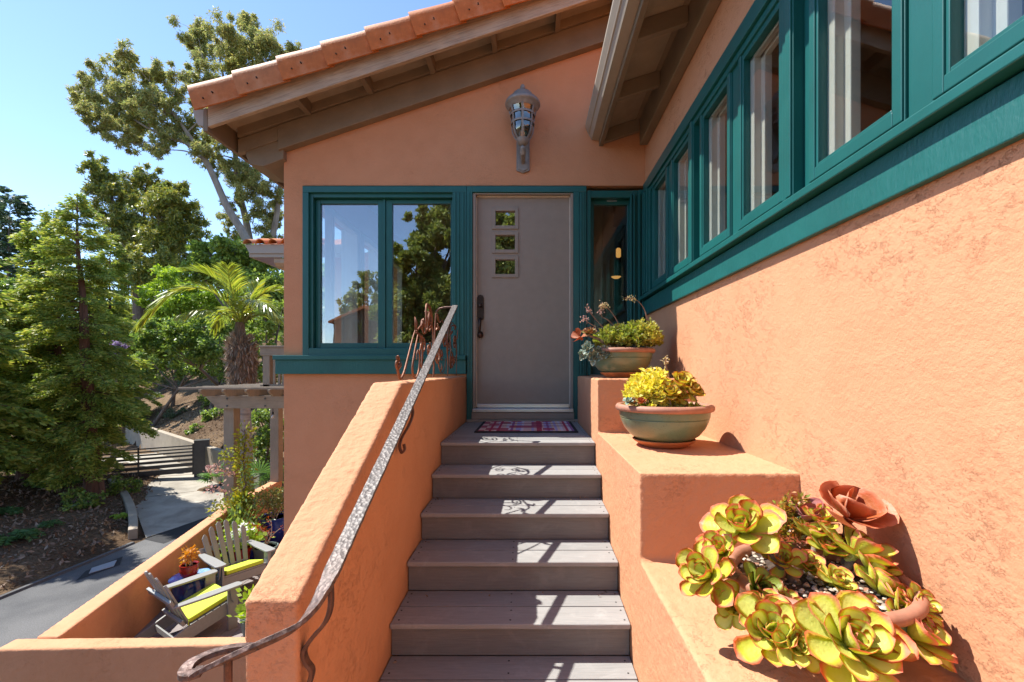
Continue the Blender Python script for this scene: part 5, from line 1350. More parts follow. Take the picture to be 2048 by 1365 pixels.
m, nt, b_ = base_mat('asphalt', (.06, .06, .062), .9, 0, .25); v = coords(nt)
r1 = ramp(nt, noise_t(nt, v, .8, 5, .6), [(.35, (.085, .086, .088)), (.65, (.135, .134, .132))]); r2 = ramp(nt, noise_t(nt, v, 60, 3), [(.3, (.7,) * 3), (.7, (1.25,) * 3)])
mx = N(nt, 'MixRGB', blend_type='MULTIPLY'); mx.inputs[0].default_value = 1; nt.links.new(r1.outputs[0], mx.inputs[1]); nt.links.new(r2.outputs[0], mx.inputs[2]); nt.links.new(mx.outputs[0], b_.inputs['Base Color'])
bump(nt, b_, noise_t(nt, v, 90, 3), .006); M['asphalt'] = m
M['asphalt_new'] = simple('fresh_asphalt_patch', (.022, .022, .024), .9, vary=.2, scale=20, bmp=.004, bscale=90)
m, nt, b_ = base_mat('stained_concrete', (.36, .33, .28), .85, 0, .2); v = coords(nt)
r1 = ramp(nt, noise_t(nt, v, .9, 6, .65, .5), [(.36, (.26, .235, .195)), (.55, (.40, .365, .305)), (.72, (.47, .43, .365))]); nt.links.new(r1.outputs[0], b_.inputs['Base Color']); bump(nt, b_, noise_t(nt, v, 40, 4), .004); M['concrete'] = m
M['cwall'] = simple('tan_concrete_wall', (.34, .285, .215), .9, vary=.12, scale=2.5, bmp=.004, bscale=40)
# road
b = MB(); n = 44
L_ = []; R_ = []
for i in range(n):
    y = -12 + i * 1.0
    xl = -10.45 - .06 * max(0, 11.5 - y) + .045 * max(0, y - 12); xr = xl + 5.2
    L_.append((xl, y, -4.600)); R_.append((xr, y, -4.600))
b.add(L_ + R_, [(i, i + n, i + n + 1, i + 1) for i in range(n - 1)]); o = b.build('road', M['asphalt']); o['kind'] = 'structure'
b = MB(); 
for i in range(n - 1):
    if L_[i][1] < 12: b.add([Vector(L_[i]) + Vector((-.10, 0, .0)), Vector(L_[i]) + Vector((.0, 0, .0)), Vector(L_[i + 1]) + Vector((0, 0, 0)), Vector(L_[i + 1]) + Vector((-.10, 0, 0)),
              Vector(L_[i]) + Vector((-.10, 0, .05)), Vector(L_[i]) + Vector((-.02, 0, .05)), Vector(L_[i + 1]) + Vector((-.02, 0, .05)), Vector(L_[i + 1]) + Vector((-.10, 0, .05))], [(4, 5, 6, 7), (1, 2, 6, 5), (0, 4, 7, 3)])
o = b.build('road_edge', M['asphalt']); o['kind'] = 'structure'
# driveway slabs
dv = tag(empty('driveway', (-12, 15.5, -4.5)), kind='structure')
A_ = [(-10.46, 12.35), (-13.35, 15.2), (-15.6, 17.1), (-20.0, 20.6)]; B_ = [(-9.9, 15.0), (-11.6, 17.2), (-13.3, 18.9), (-17.2, 22.6)]
for i in range(3):
    def lp(a, c, t): return (a[0] + (c[0] - a[0]) * t, a[1] + (c[1] - a[1]) * t)
    b = MB(); k = 6; g = .006
    top = []
    for u in range(k + 1):
        for w_ in range(k + 1):
            e0 = lp(A_[i], A_[i + 1], g + (1 - 2 * g) * u / k); e1 = lp(B_[i], B_[i + 1], g + (1 - 2 * g) * u / k); q = lp(e0, e1, w_ / k)
            top.append((q[0], q[1], float(drive_z(q[0], q[1])) + .008))
    b.add(top, [(u * (k + 1) + w_, u * (k + 1) + w_ + 1, (u + 1) * (k + 1) + w_ + 1, (u + 1) * (k + 1) + w_) for u in range(k) for w_ in range(k)])
    b.build('slab', M['concrete'], dv)
b = MB()                                              # apron asphalt strip
b.add([(-10.46, 12.3, -4.592), (-9.88, 15.0, -4.592), (-9.2, 15.0, -4.596), (-9.7, 12.0, -4.596)], [(0, 1, 2, 3)]); o = b.build('road_patch', M['asphalt_new']); o['kind'] = 'structure'
# dark patch with the pale steel plate
mp = tag(empty('utility_cover', (-10.2, 10.9, -4.59)), 'pale steel utility cover set in a dark asphalt patch in the road', 'utility cover')
q = [at(x, y, 4.6 * F / (y - HY)) for x, y in ((153, 1163), (248, 1112), (240, 1128), (205, 1155))]
q = [at(x, y, 4.594 * F / (y - HY)) for x, y in ((152, 1162), (172, 1142), (246, 1113), (240, 1130))]
b = MB(); b.add(q, [(0, 1, 2, 3)]); b.build('patch', M['asphalt_new'], mp)
q = [at(x, y, 4.588 * F / (y - HY)) for x, y in ((178, 1148), (184, 1137), (234, 1121), (228, 1133))]
b = MB(); b.add([p for p in q] + [p + Vector((0, 0, .012)) for p in q], [(4, 5, 6, 7), (0, 1, 5, 4), (1, 2, 6, 5), (2, 3, 7, 6), (3, 0, 4, 7)]); b.build('plate', M['steel_plate'], mp)
# kerb along the planted bank
kp = [at(266, 1080, 12.3), at(267, 1050, 12.9), at(264, 1020, 13.7), at(254, 995, 14.7), at(238, 975, 15.7), at(222, 962, 16.4)]
kp = [Vector((p.x, p.y, float(drive_z(p.x, p.y)))) for p in kp]; kc = catmull(kp, 6)
b = MB(); b.ribbon([p + Vector((0, 0, .09)) for p in kc], .20, .30, lambda i: (kc[min(i + 1, len(kc) - 1)] - kc[max(0, i - 1)]).cross(Vector((0, 0, 1))))
tag(b.build('kerb', M['cwall'], bevel=.02), 'curved pale concrete kerb between the driveway and the planted bank', 'kerb')
# retaining wall
b = MB(); hN = Vector((RN[0], RN[1], 0)); p0 = Vector((*RW0, 0)); p1 = Vector((*RW1, 0))
vs = []
for p, zt in ((p0, -3.23), (p1, -2.86)):
    for d in (-.12, .12): 
        for z in (-4.9, zt): vs.append(p + hN * d + Vector((0, 0, z)))
b.add(vs, [(0, 1, 3, 2), (4, 6, 7, 5), (0, 4, 5, 1), (2, 3, 7, 6), (1, 5, 7, 3), (0, 2, 6, 4)]); tag(b.build('retaining_wall', M['cwall'], bevel=.015), 'tan concrete retaining wall at the foot of the bare slope behind the gate', 'retaining wall')
# gate
g0 = Vector((-16.4, 16.55, 0)); g1 = Vector((-13.55, 18.25, 0)); gd = (g1 - g0).normalized(); gz = lambda p: float(drive_z(p.x, p.y))
gt = tag(empty('driveway_gate', (g1.x, g1.y, -4.3)), 'dark steel driveway gate with horizontal rails, closed across the driveway', 'gate')
gl = (g1 - g0).length; ang = math.atan2(gd.y, gd.x)
def gbox(u0, u1, w0, w1, z0, z1, name, mat='steel_dark'):
    b = MB(); Mx = Matrix.Translation((g0.x, g0.y, 0)) @ Matrix.Rotation(ang, 4, 'Z'); b.box(u0, u1, w0, w1, z0, z1, M=Mx); return b.build(name, M[mat], gt, bevel=.004)
zb0 = -4.20
for k, (h, t_) in enumerate(((.10, .20), (.36, .13), (.56, .10), (.74, .08), (.89, .06), (1.02, .05), (1.14, .05))):
    gbox(.03, gl - .04, -.02, .02, zb0 + h - .02, zb0 + h - .02 + t_, 'rail')
for u in (.0, gl * .48, gl - .04): gbox(u, u + .05, -.03, .03, zb0 - .02, zb0 + 1.22, 'upright')
gp2 = tag(empty('gate_pier', (g1.x, g1.y, -4.3)), 'dark steel gate pier beside the retaining wall', 'gate post')
b = MB(); Mx = Matrix.Translation((g0.x, g0.y, 0)) @ Matrix.Rotation(ang, 4, 'Z'); b.box(gl + .02, gl + .52, -.10, .30, zb0 - .2, zb0 + 1.32, M=Mx); b.build('pier', M['steel_dark'], gp2, bevel=.01)
b = MB(); b.box(gl + .01, gl + .53, -.11, .31, zb0 + 1.322, zb0 + 1.345, M=Mx); b.build('cap', M['steel_dark'], gp2, bevel=.006)

# ================================================================== trees and planting
def blob(c, R, n, r, flat=.85, hollow=.35):
    d = r.normal(size=(n, 3)); d /= np.linalg.norm(d, axis=1)[:, None]
    q = R * (hollow + (1 - hollow) * r.uniform(0, 1, n) ** .5)
    # lumpy outline
    k = 1 + .22 * np.sin(d[:, 0] * 5 + c[0]) * np.sin(d[:, 1] * 4.3 + c[1]) + .18 * np.sin(d[:, 2] * 7 + c[2] * 3)
    p = d * (q * k)[:, None]; p[:, 2] *= flat; return p + np.array(c)
def tuft(c, R, n, r, tall=1.15):
    p = r.normal(size=(n, 3)) * R * .46; l = np.linalg.norm(p, axis=1); p[l > R * 1.1] *= .6; p[:, 2] *= tall; return p + np.array(c)
def clump_tree(name, label, cat, trunks, clumps, leaf, L, W, dens, bark='euc_bark', seed=0, droop=.3, group=None, sub=15, flat=.95):
    """trunks: list of (points, r0, r1); clumps: list of (centre, radius). Every clump is broken into small tufts on twigs."""
    r = np.random.RandomState(seed); base = trunks[0][0][0]
    t = tag(empty(name, tuple(base)), label, cat, group)
    b = MB(); nodes = []
    for pts, r0, r1 in trunks:
        cc = catmull([Vector(p) for p in pts], 8); nn = len(cc)
        b.tube(cc, [r0 + (r1 - r0) * i / (nn - 1) for i in range(nn)], 9)
        nodes += [(c, r0 + (r1 - r0) * i / (nn - 1)) for i, c in enumerate(cc)]
    P_ = []
    for c, R in clumps:
        c = Vector(c)
        best = min(nodes, key=lambda q: (q[0] - c).length + max(0, q[0].z - c.z) * 1.5)
        p = best[0]; mid = (p + c) / 2 + Vector((r.uniform(-.1, .1), r.uniform(-.1, .1), .12)) * (c - p).length
        tw = catmull([p, mid, c], 5); rr0 = min(best[1] * .6, .012 + .025 * (c - p).length); b.tube(tw, [rr0 + (.012 - rr0) * i / (len(tw) - 1) for i in range(len(tw))], 5)
        for k in range(sub):
            d = r.normal(size=3); d /= np.linalg.norm(d); e = np.array(c) + d * R * r.uniform(.3, 1.3) * np.array((1, 1, flat))
            b.tube([c, (c + Vector(e)) / 2 + Vector((0, 0, R * .08)), Vector(e)], [.014, .010, .006], 4)
            P_.append(tuft(e, R * r.uniform(.16, .40), int(dens * .8 * R * R * r.uniform(.4, 1.4)) + 6, r))
    b.build('trunk', M[bark], t, smooth=True)
    leafcloud('crown', np.concatenate(P_), L, W, leaf, t, seed, droop=droop, kind='stuff'); return t
def pxc(lst, Y, seed, jit=1.2):
    r = random.Random(seed); out = []
    for q in lst:
        y = Y + r.uniform(-jit, jit); out.append((at(q[0], q[1], y), q[2] * y / F))
    return out
# tall leaning eucalyptus
E = 26.0
left = [(255, 112, 24), (240, 140, 20), (215, 160, 34), (172, 178, 26), (165, 205, 20), (240, 195, 38), (300, 150, 28), (312, 190, 34), (190, 238, 26), (222, 258, 26), (262, 238, 38), (330, 226, 36), (356, 190, 24), (352, 150, 18), (332, 275, 28), (372, 262, 34), (400, 290, 22), (268, 285, 22), (205, 215, 26), (280, 215, 30), (318, 300, 16), (420, 235, 26), (395, 210, 22)]
top = [(400, 70, 34), (394, 105, 30), (412, 140, 26), (445, 78, 34), (455, 118, 30), (490, 55, 36), (520, 70, 36), (545, 100, 34), (570, 118, 20), (530, 130, 30), (480, 130, 26), (432, 165, 22), (400, 172, 20), (500, 100, 34), (590, 104, 14), (560, 150, 22), (470, 95, 26)]
low = [(440, 330, 22), (415, 318, 18), (480, 345, 30), (505, 385, 32), (535, 370, 28), (552, 400, 24), (470, 405, 18), (520, 435, 26), (556, 440, 22), (455, 440, 16), (470, 470, 16), (505, 340, 24), (540, 325, 24), (450, 290, 20), (480, 300, 22), (545, 480, 20), (425, 270, 22), (440, 250, 20)]
A = lambda x, y, d=0: at(x, y, E + d)
clump_tree('eucalyptus_tree', 'tall eucalyptus whose pale trunk leans left with a loose crown against the sky', 'tree',
  [([A(540, 620), A(522, 545), A(488, 470), A(455, 415), A(428, 355), A(405, 312), A(372, 286)], .27, .12), ([A(405, 312), A(378, 270), A(352, 235), A(325, 200), A(300, 165)], .11, .03), ([A(372, 286), A(320, 268), A(270, 240), A(215, 190)], .09, .03), ([A(378, 275), A(345, 225), A(300, 210), A(245, 200)], .07, .03), ([A(345, 278), A(300, 285), A(245, 290)], .03, .008)],
  pxc(left, E, 1), 'euc', .18, .050, 400, seed=21, droop=.55)
clump_tree('eucalyptus_tree', 'upright eucalyptus with a rounded top above the roof tiles, behind the leaning one', 'tree',
  [([A(512, 620, 2), A(505, 520, 2), A(492, 440, 2), A(478, 380, 2), A(470, 300, 2), A(460, 230, 2), A(450, 170, 2), A(440, 120, 2)], .25, .05), ([A(478, 380, 2), A(500, 290, 2), A(508, 200, 2), A(520, 110, 2)], .12, .03), ([A(535, 520, 2), A(552, 440, 2), A(560, 380, 2), A(565, 330, 2)], .20, .10), ([A(470, 300, 2), A(430, 200, 2), A(408, 120, 2)], .07, .02), ([A(508, 200, 2), A(545, 150, 2), A(560, 125, 2)], .05, .02)],
  pxc(top + low, E + 2, 2), 'euc', .18, .050, 400, seed=22, droop=.55)
# dense golden eucalyptus group
G = 33.0; A = lambda x, y, d=0: at(x, y, G + d)
g1l = [(186, 335, 22), (205, 348, 24), (215, 375, 26), (232, 398, 30), (240, 432, 30), (255, 470, 34), (225, 450, 22), (262, 510, 32), (282, 365, 26), (296, 352, 20), (268, 392, 30), (270, 430, 30), (290, 470, 34), (250, 545, 34), (285, 550, 36)]
g2l = [(345, 376, 24), (352, 400, 28), (330, 408, 30), (308, 395, 28), (318, 440, 34), (350, 440, 34), (372, 430, 26), (390, 445, 20), (300, 465, 34), (335, 480, 38), (372, 472, 28), (395, 470, 16), (302, 520, 34), (345, 525, 32), (300, 560, 34), (330, 570, 30), (376, 512, 20)]
clump_tree('eucalyptus_tree', 'dense dark gold eucalyptus with two pointed tops left of centre behind the redwoods', 'tree', [([A(278, 640), A(272, 560), A(250, 480), A(228, 410), A(200, 350)], .35, .06), ([A(272, 560), A(285, 470), A(292, 380)], .2, .05)], pxc(g1l, G, 3), 'euc_gold', .24, .08, 260, bark='bark', seed=23, droop=.3)
clump_tree('eucalyptus_tree', 'dense golden eucalyptus with yellow sunlit leaves beside the leaning trunk', 'tree', [([A(310, 650), A(312, 560), A(325, 480), A(345, 400)], .35, .06), ([A(318, 520), A(365, 450)], .12, .04)], pxc(g2l, G - 1, 4), 'euc_gold', .24, .08, 260, bark='bark', seed=24, droop=.3)

def conifer(name, label, base, top, rmax, nb, leaf, L, W, per, bark, seed, cat='tree', group=None, shape=.75, droop=.12, low=.06, r0=.2, sidex=1.0):
    r = np.random.RandomState(seed); base = Vector(base); top = Vector(top); H = (top - base).length
    t = tag(empty(name, tuple(base)), label, cat, group); b = MB()
    tp_ = [base.lerp(top, i / 14) + Vector((.03 * math.sin(i), .03 * math.cos(i * 1.3), 0)) for i in range(15)]; tp_[0] = base - Vector((0, 0, .3))
    b.tube(tp_, [max(.012, r0 * (1 - i / 14) ** .9) * (1.5 if i == 0 else 1) for i in range(15)], 10)
    P_ = []; D_ = []
    for k in range(nb):
        h = low + (1 - low) * (k + r.uniform(0, 1)) / nb; c = base.lerp(top, h)
        Lb = rmax * (min(1, (1 - h) * 1.25 + .03)) ** shape * r.uniform(.55, 1.12) * (.40 + .60 * min(1, h / .38))
        az = r.uniform(0, 2 * math.pi); d = Vector((math.cos(az) * sidex, math.sin(az), 0))
        rise = r.uniform(-.12, .22) + (.35 if h > .8 else 0); pts = []
        for i in range(6):
            s = i / 5; pts.append(c + d * Lb * s + Vector((0, 0, Lb * (rise * s - (droop + .28 * (1 - h)) * s * s * 1.3))))
        b.tube(pts, [max(.004, .010 + .020 * Lb / 3) * (1 - .8 * i / 5) for i in range(6)], 4)
        nl = int(per * Lb * (.6 + .4 * r.uniform())); side = Vector((-d.y, d.x, 0))
        s = r.uniform(.10, 1, nl) ** .8; wd = (.30 * Lb * (1 - s) + .10) 
        off = r.uniform(-1, 1, nl); f = s * 5; i0 = np.clip(f.astype(int), 0, 4); fr = f - i0; pa = np.array([tuple(p) for p in pts])
        q = pa[i0] * (1 - fr)[:, None] + pa[i0 + 1] * fr[:, None]
        q = q + np.array(tuple(side)) * (off * wd)[:, None]; q[:, 2] += r.normal(size=nl) * .05; q[:, :2] += r.normal(size=(nl, 2)) * .05; q[:, 2] +=  0 - np.abs(off) * wd * .25
        P_.append(q); D_.append(np.array(tuple(d)) * .7 + np.array(tuple(side)) * (np.sign(off) * .6)[:, None] + np.array((0, 0, -.25)))
    b.build('trunk', M[bark], t, smooth=True)
    leafcloud('crown', np.concatenate(P_), L, W, leaf, t, seed, dirs=np.concatenate(D_), kind='stuff'); return t
gzp = lambda x, y: Vector((x, y, float(ground_z(x, y))))
def tree_at(pxl, Y): x = (pxl - CX) / F * Y; return gzp(x, Y)
conifer('redwood_tree', 'nearest redwood with a straight red brown trunk beside the driveway kerb', tree_at(188, 14.6), at(152, 388, 14.6), 2.2, 135, 'redwood', .115, .042, 560, 'red_bark', 31, group='redwoods on the bank', r0=.24, low=.10)
conifer('redwood_tree', 'bushy redwood at the frame edge with a yellowish rounded top', tree_at(50, 15.6), at(72, 452, 15.8), 2.5, 150, 'redwood', .12, .045, 540, 'red_bark', 32, group='redwoods on the bank', r0=.2, low=.08)
conifer('redwood_tree', 'slim redwood standing between the two larger ones', tree_at(128, 15.4), at(105, 420, 15.8), 1.9, 125, 'redwood', .115, .042, 500, 'red_bark', 33, group='redwoods on the bank', r0=.15, low=.12)
conifer('redwood_tree', 'redwood further back, left of the golden eucalyptus', tree_at(215, 26), at(222, 470, 26), 2.8, 150, 'redwood', .19, .065, 220, 'red_bark', 34, group='redwoods on the bank', r0=.15, low=.16)
conifer('redwood_tree', 'redwood beside the road outside the left edge, shading the bank', gzp(-15.9, 12.0), gzp(-15.9, 12.0) + Vector((.1, .1, 9.5)), 2.5, 150, 'redwood', .19, .07, 170, 'red_bark', 37, group='redwoods on the bank', r0=.22, low=.10)
conifer('redwood_tree', 'redwood outside the left edge, behind the one by the road', gzp(-19.5, 14.2), gzp(-19.5, 14.2) + Vector((.1, .1, 10.0)), 2.6, 150, 'redwood', .19, .07, 170, 'red_bark', 38, group='redwoods on the bank', r0=.22, low=.10)
conifer('cypress_tree', 'dark distant conifer at the left frame edge', gzp(-50, 43), at(22, 392, 44), 3.6, 150, 'conifer', .42, .16, 62, 'bark', 35, group='dark conifers', shape=.45, droop=.0)
conifer('cypress_tree', 'second dark conifer peeking out left of the redwoods', gzp(-54, 46), at(-8, 372, 46), 3.4, 140, 'conifer', .42, .16, 60, 'bark', 36, group='dark conifers', shape=.45, droop=.0)

def bush(name, label, spheres, leaf, L, W, dens, seed, cat='shrub', bark='bark', trunk=None, group=None, droop=.15):
    r = np.random.RandomState(seed); c0 = Vector(spheres[0][0]); base = Vector((c0.x, c0.y, float(ground_z(c0.x, c0.y))))
    if trunk: base = Vector(trunk)
    t = tag(empty(name, tuple(base)), label, cat, group); b = MB(); P_ = []
    cen = sum((Vector(c) for c, R in spheres), Vector()) / len(spheres); low_ = min(c[2] for c, R in spheres); fork = base.lerp(Vector((cen.x, cen.y, low_)), .8) if low_ > base.z + .4 else cen
    b.tube([base - Vector((0, 0, .2)), base.lerp(fork, .5) + Vector((.05, 0, 0)), fork], [.11, .085, .06], 8)
    for c, R in spheres:
        c = Vector(c); b.tube([fork, (fork + c) / 2 + Vector((r.uniform(-.2, .2), r.uniform(-.2, .2), 0)), c], [.035 + .02 * R, .03 + .015 * R, .015], 6)
        for k in range(max(9, int(11 * R * R))):
            d = r.normal(size=3); d /= np.linalg.norm(d); d[2] = d[2] * .8 + .1; e = np.array(c) + d * R * r.uniform(.55, .92)
            b.tube([c, Vector(e)], [.014, .006], 4)
            P_.append(blob(e, min(.55, R * .45) * r.uniform(.6, 1.1), int(dens * 3.2 * min(.30, (R * .45) ** 2) * r.uniform(.6, 1.3)) + 25, r, .8, .15))
    b.build('stem', M[bark], t, smooth=True); leafcloud('foliage', np.concatenate(P_), L, W, leaf, t, seed, droop=droop, kind='stuff', fold=.08); return t
def on_slope(lst, lift=.25):
    out = []
    for x, y, r_ in lst:
        Y = 14.0
        while Y < 70 and (HY - y) / F * Y > float(ground_z((x - CX) / F * Y, Y)): Y += .1
        R_ = r_ * Y / F; p = at(x, y, Y); p.z = float(ground_z(p.x, p.y)) + R_ * lift; out.append((p, R_))
    return out
def sph(lst, Y, seed, j=.5): return pxc(lst, Y, seed, j)
bush('broadleaf_tree', 'rounded light green tree behind the palm crown', sph([(420, 510, 38), (470, 500, 40), (400, 545, 34), (455, 545, 44), (500, 540, 34), (545, 520, 36), (520, 580, 40), (550, 600, 36)], 24, 5), 'lush', .19, .12, 230, 41, 'tree')
bush('lime_shrub', 'bright lime green tree left of the palm fronds', sph([(345, 560, 34), (385, 575, 36), (320, 600, 34), (360, 615, 40), (410, 610, 34), (330, 645, 30)], 27, 6), 'lime_leaf', .17, .10, 240, 42, 'tree')
bush('oak_tree', 'dark green spreading tree under the palm fronds on the slope', sph([(320, 665, 36), (365, 650, 42), (410, 655, 42), (440, 690, 36), (390, 700, 42), (345, 705, 38), (300, 690, 26), (425, 720, 28), (450, 650, 26)], 18.5, 7), 'dark_leaf', .14, .09, 260, 43, 'tree', trunk=on_slope([(452, 790, 5)])[0][0])
bush('dark_shrub', 'broad dark green thicket on the slope behind the oak', sph([(300, 720, 30), (345, 735, 30), (390, 730, 32), (430, 740, 30), (465, 745, 26), (280, 760, 26), (320, 690, 34), (440, 700, 34)], 24.5, 21, .4), 'dark_leaf', .15, .09, 230, 54, group='shrubs on the slope')
bush('laurel_hedge', 'sunlit green shrubbery behind the palm trunk and railing', sph([(530, 640, 30), (555, 650, 28), (520, 690, 30), (550, 700, 30), (500, 720, 24), (540, 750, 28), (565, 620, 26)], 16.5, 8, .4), 'lush', .13, .09, 300, 44)
bush('hedge', 'green hedge seen between the two pergola posts', sph([(520, 835, 26), (545, 850, 28), (525, 875, 26), (555, 890, 26), (515, 900, 22), (540, 920, 24)], 15.0, 9, .4), 'dark_leaf', .11, .07, 330, 45)
bush('ivy_bank', 'leafy green plants at the left edge behind the redwood trunks', sph([(15, 930, 30), (55, 925, 28), (85, 950, 22), (30, 890, 26), (105, 930, 20)], 17.5, 10, .4), 'lime_leaf', .12, .09, 260, 46)
bush('broadleaf_tree', 'mid green tree filling the gap between redwoods and oak', sph([(230, 640, 40), (270, 620, 40), (200, 690, 40), (250, 700, 42), (285, 740, 30), (220, 760, 36), (150, 700, 36)], 34, 11, .8), 'reflect_leaf', .2, .10, 230, 47, 'tree')
bush('broadleaf_tree', 'shadowy green tree far behind the bushy redwood', sph([(20, 600, 46), (60, 640, 46), (10, 680, 46), (90, 700, 46), (40, 760, 46), (120, 780, 44), (20, 840, 44), (180, 820, 40), (110, 860, 36)], 37, 12, .8), 'dark_leaf', .24, .12, 200, 48, 'tree')
bush('lilac_bush', 'small bush with lilac flowers deep between the redwoods', sph([(225, 700, 16), (240, 690, 12)], 19.5, 13, .2), 'lilac', .08, .06, 500, 49)
bush('sage_shrub', 'grey green shrub on the bare slope under the oak', on_slope([(335, 775, 22), (362, 770, 18), (312, 795, 16)]), 'sage', .09, .05, 420, 50, group='shrubs on the slope')
bush('sage_shrub', 'low grey green shrub above the end of the retaining wall', on_slope([(345, 835, 14), (325, 838, 12), (365, 828, 10)]), 'sage', .09, .05, 420, 51, group='shrubs on the slope')
bush('dark_shrub', 'dark green shrub on the slope left of the pergola beam', on_slope([(420, 810, 22), (440, 832, 20), (415, 840, 16)]), 'dark_leaf', .10, .06, 420, 52, group='shrubs on the slope')
bush('dark_shrub', 'small dark shrub just above the retaining wall', on_slope([(392, 862, 11), (380, 868, 9)]), 'dark_leaf', .08, .05, 420, 53, group='shrubs on the slope')
for i, (p_, Y, R_, lab) in enumerate(((35, 16.2, .75, 'leafy dark shrub under the bushy redwood at the frame edge'), (95, 15.2, .55, 'low dark shrub between the redwood trunks'), (150, 13.6, .40, 'small dark shrub in front of the nearest redwood trunk'), (232, 15.2, .40, 'dark shrub beside the kerb behind the nearest redwood'))):
    q = gzp((p_ - CX) / F * Y, Y); bush('dark_shrub', lab, [(q + Vector((0, 0, R_ * .5)), R_), (q + Vector((R_ * .8, .2, R_ * .4)), R_ * .8)], 'dark_leaf', .10, .055, 330, 120 + i, group='shrubs on the bank')
# woods that read as one mass
r = np.random.RandomState(77); P_ = []
for i in range(150):
    x = r.uniform(-95, 4); y = r.uniform(40, 70); R = r.uniform(2.2, 4.2); z = float(ground_z(x, y)) + r.uniform(0, 4.5)
    P_.append(blob((x, y, z), R, 900, r, .9, .5))
o = leafcloud('distant_woods', np.concatenate(P_), .62, .34, 'dark_leaf', None, 77, droop=.1, kind='stuff')
# a few blown leaves and grit caught on the treads
pts = []
for i in range(70):
    k = r.randint(0, 8); pts.append((r.choice((XS0 + .02 + abs(r.normal()) * .05, XS1 - .02 - abs(r.normal()) * .05, r.uniform(XS0 + .03, XS1 - .03))), NY[k] - .03 - abs(r.normal()) * .02 if k else 4.3, NZ[k + 1] + .004 if k else NZ[0] + .004))
leafcloud('leaf_litter', np.array(pts), .022, .010, 'mulch_litter', None, 81, kind='stuff', droop=.0)
# litter and low plants on the bank
pts = []
for i in range(9000):
    x = r.uniform(-19, -10.7); y = r.uniform(8.6, 17.5)
    if x > -10.9 - .62 * max(0, y - 12.2): continue
    pts.append((x, y, float(ground_z(x, y)) + r.uniform(0, .03)))
for i in range(9000):
    s = r.uniform(.3, 11) ** 1.0; q = r.uniform(-2, 15); p = RW0 + RD * q + RN * s; pts.append((p[0], p[1], float(ground_z(p[0], p[1])) + r.uniform(0, .03)))
leafcloud('leaf_litter', np.array(pts), .12, .05, 'mulch_litter', None, 78, kind='stuff', droop=.0)
def fern(name, label, c, n, L, seed, mat='fern'):
    r = np.random.RandomState(seed); c = Vector(c); t = tag(empty(name, tuple(c)), label, 'fern', 'ferns on the bank'); P_ = []; D_ = []
    for k in range(n):
        az = r.uniform(0, 6.28); d = np.array((math.cos(az), math.sin(az), 0)); sd_ = np.array((-d[1], d[0], 0)); Lf = L * r.uniform(.7, 1.1)
        for s in np.linspace(.1, 1, 22):
            p = np.array(tuple(c)) + d * Lf * s * .8 + np.array((0, 0, Lf * (1.1 * s - 1.0 * s * s)))
            for g in (-1, 1):
                P_.append(p); D_.append(sd_ * g + d * .4 + np.array((0, 0, -.15)))
    o = leafcloud('frond', np.array(P_), L * .22, L * .06, mat, t, seed, dirs=np.array(D_)); o['kind'] = 'stuff'
for i, (p_, y_, Y, L, lab) in enumerate(((28, 1075, 11.2, .62, 'large dark green fern at the left frame edge above the road'), (12, 1010, 12.6, .5, 'smaller fern behind the large one at the frame edge'), (100, 1050, 12.2, .35, 'low fern in the middle of the mulched bank'), (240, 1030, 13.4, .30, 'light fern beside the kerb'))):
    x = (p_ - CX) / F * Y; fern('fern', lab, gzp(x, Y), 16, L, 90 + i, 'lime_leaf' if i == 3 else 'fern')

# ---- palm with a fibrous skirt
pl_base = Vector(((494 - CX) / F * 13, 13, -4.6))
pm = tag(empty('palm_tree', tuple(pl_base)), 'feather palm with a shaggy brown trunk top behind the pergola', 'palm')
pxp = lambda x, y: at(x, y, 13.0)
crown = lambda q: (482 + (q[0] - 482) * .78, 648 + (q[1] - 648) * .95)
tk = catmull([pl_base, pxp(493, 985), pxp(490, 900), pxp(486, 830), pxp(484, 775)], 8); b = MB()
b.tube(tk, [.20 + .012 * math.sin(i * 2.4) for i in range(len(tk))], 16); b.build('trunk', M['palm_bark'], pm, smooth=True)
sk = catmull([pxp(485, 790), pxp(484, 760), pxp(483, 725), pxp(482, 700), pxp(481, 685), pxp(480, 668), pxp(480, 645)], 5); b = MB()
rad = np.interp(np.linspace(0, 6, len(sk)), [0, 1, 2, 3, 4, 5, 6], [.27, .31, .33, .33, .24, .15, .11]); b.tube(sk, list(rad), 18); b.build('skirt', M['palm_fibre'], pm, smooth=True)
r = np.random.RandomState(5); P_ = []; D_ = []
for i in range(1500):
    k = r.randint(0, int(len(sk) * .8)); a = r.uniform(0, 6.28); q = np.array(tuple(sk[k])) + np.array((math.cos(a), math.sin(a), 0)) * rad[k] * .98; P_.append(q); D_.append(np.array((math.cos(a) * .35, math.sin(a) * .35, r.choice((-1.0, -.8, .5)))))
M['fibre_strand'] = leafmat('dry_fibre_strands', [(.16, .11, .075), (.28, .21, .15), (.38, .30, .23), (.22, .13, .08)], .05)
o = leafcloud('fibre', np.array(P_), .22, .035, 'fibre_strand', pm, 6, dirs=np.array(D_), kind='stuff')
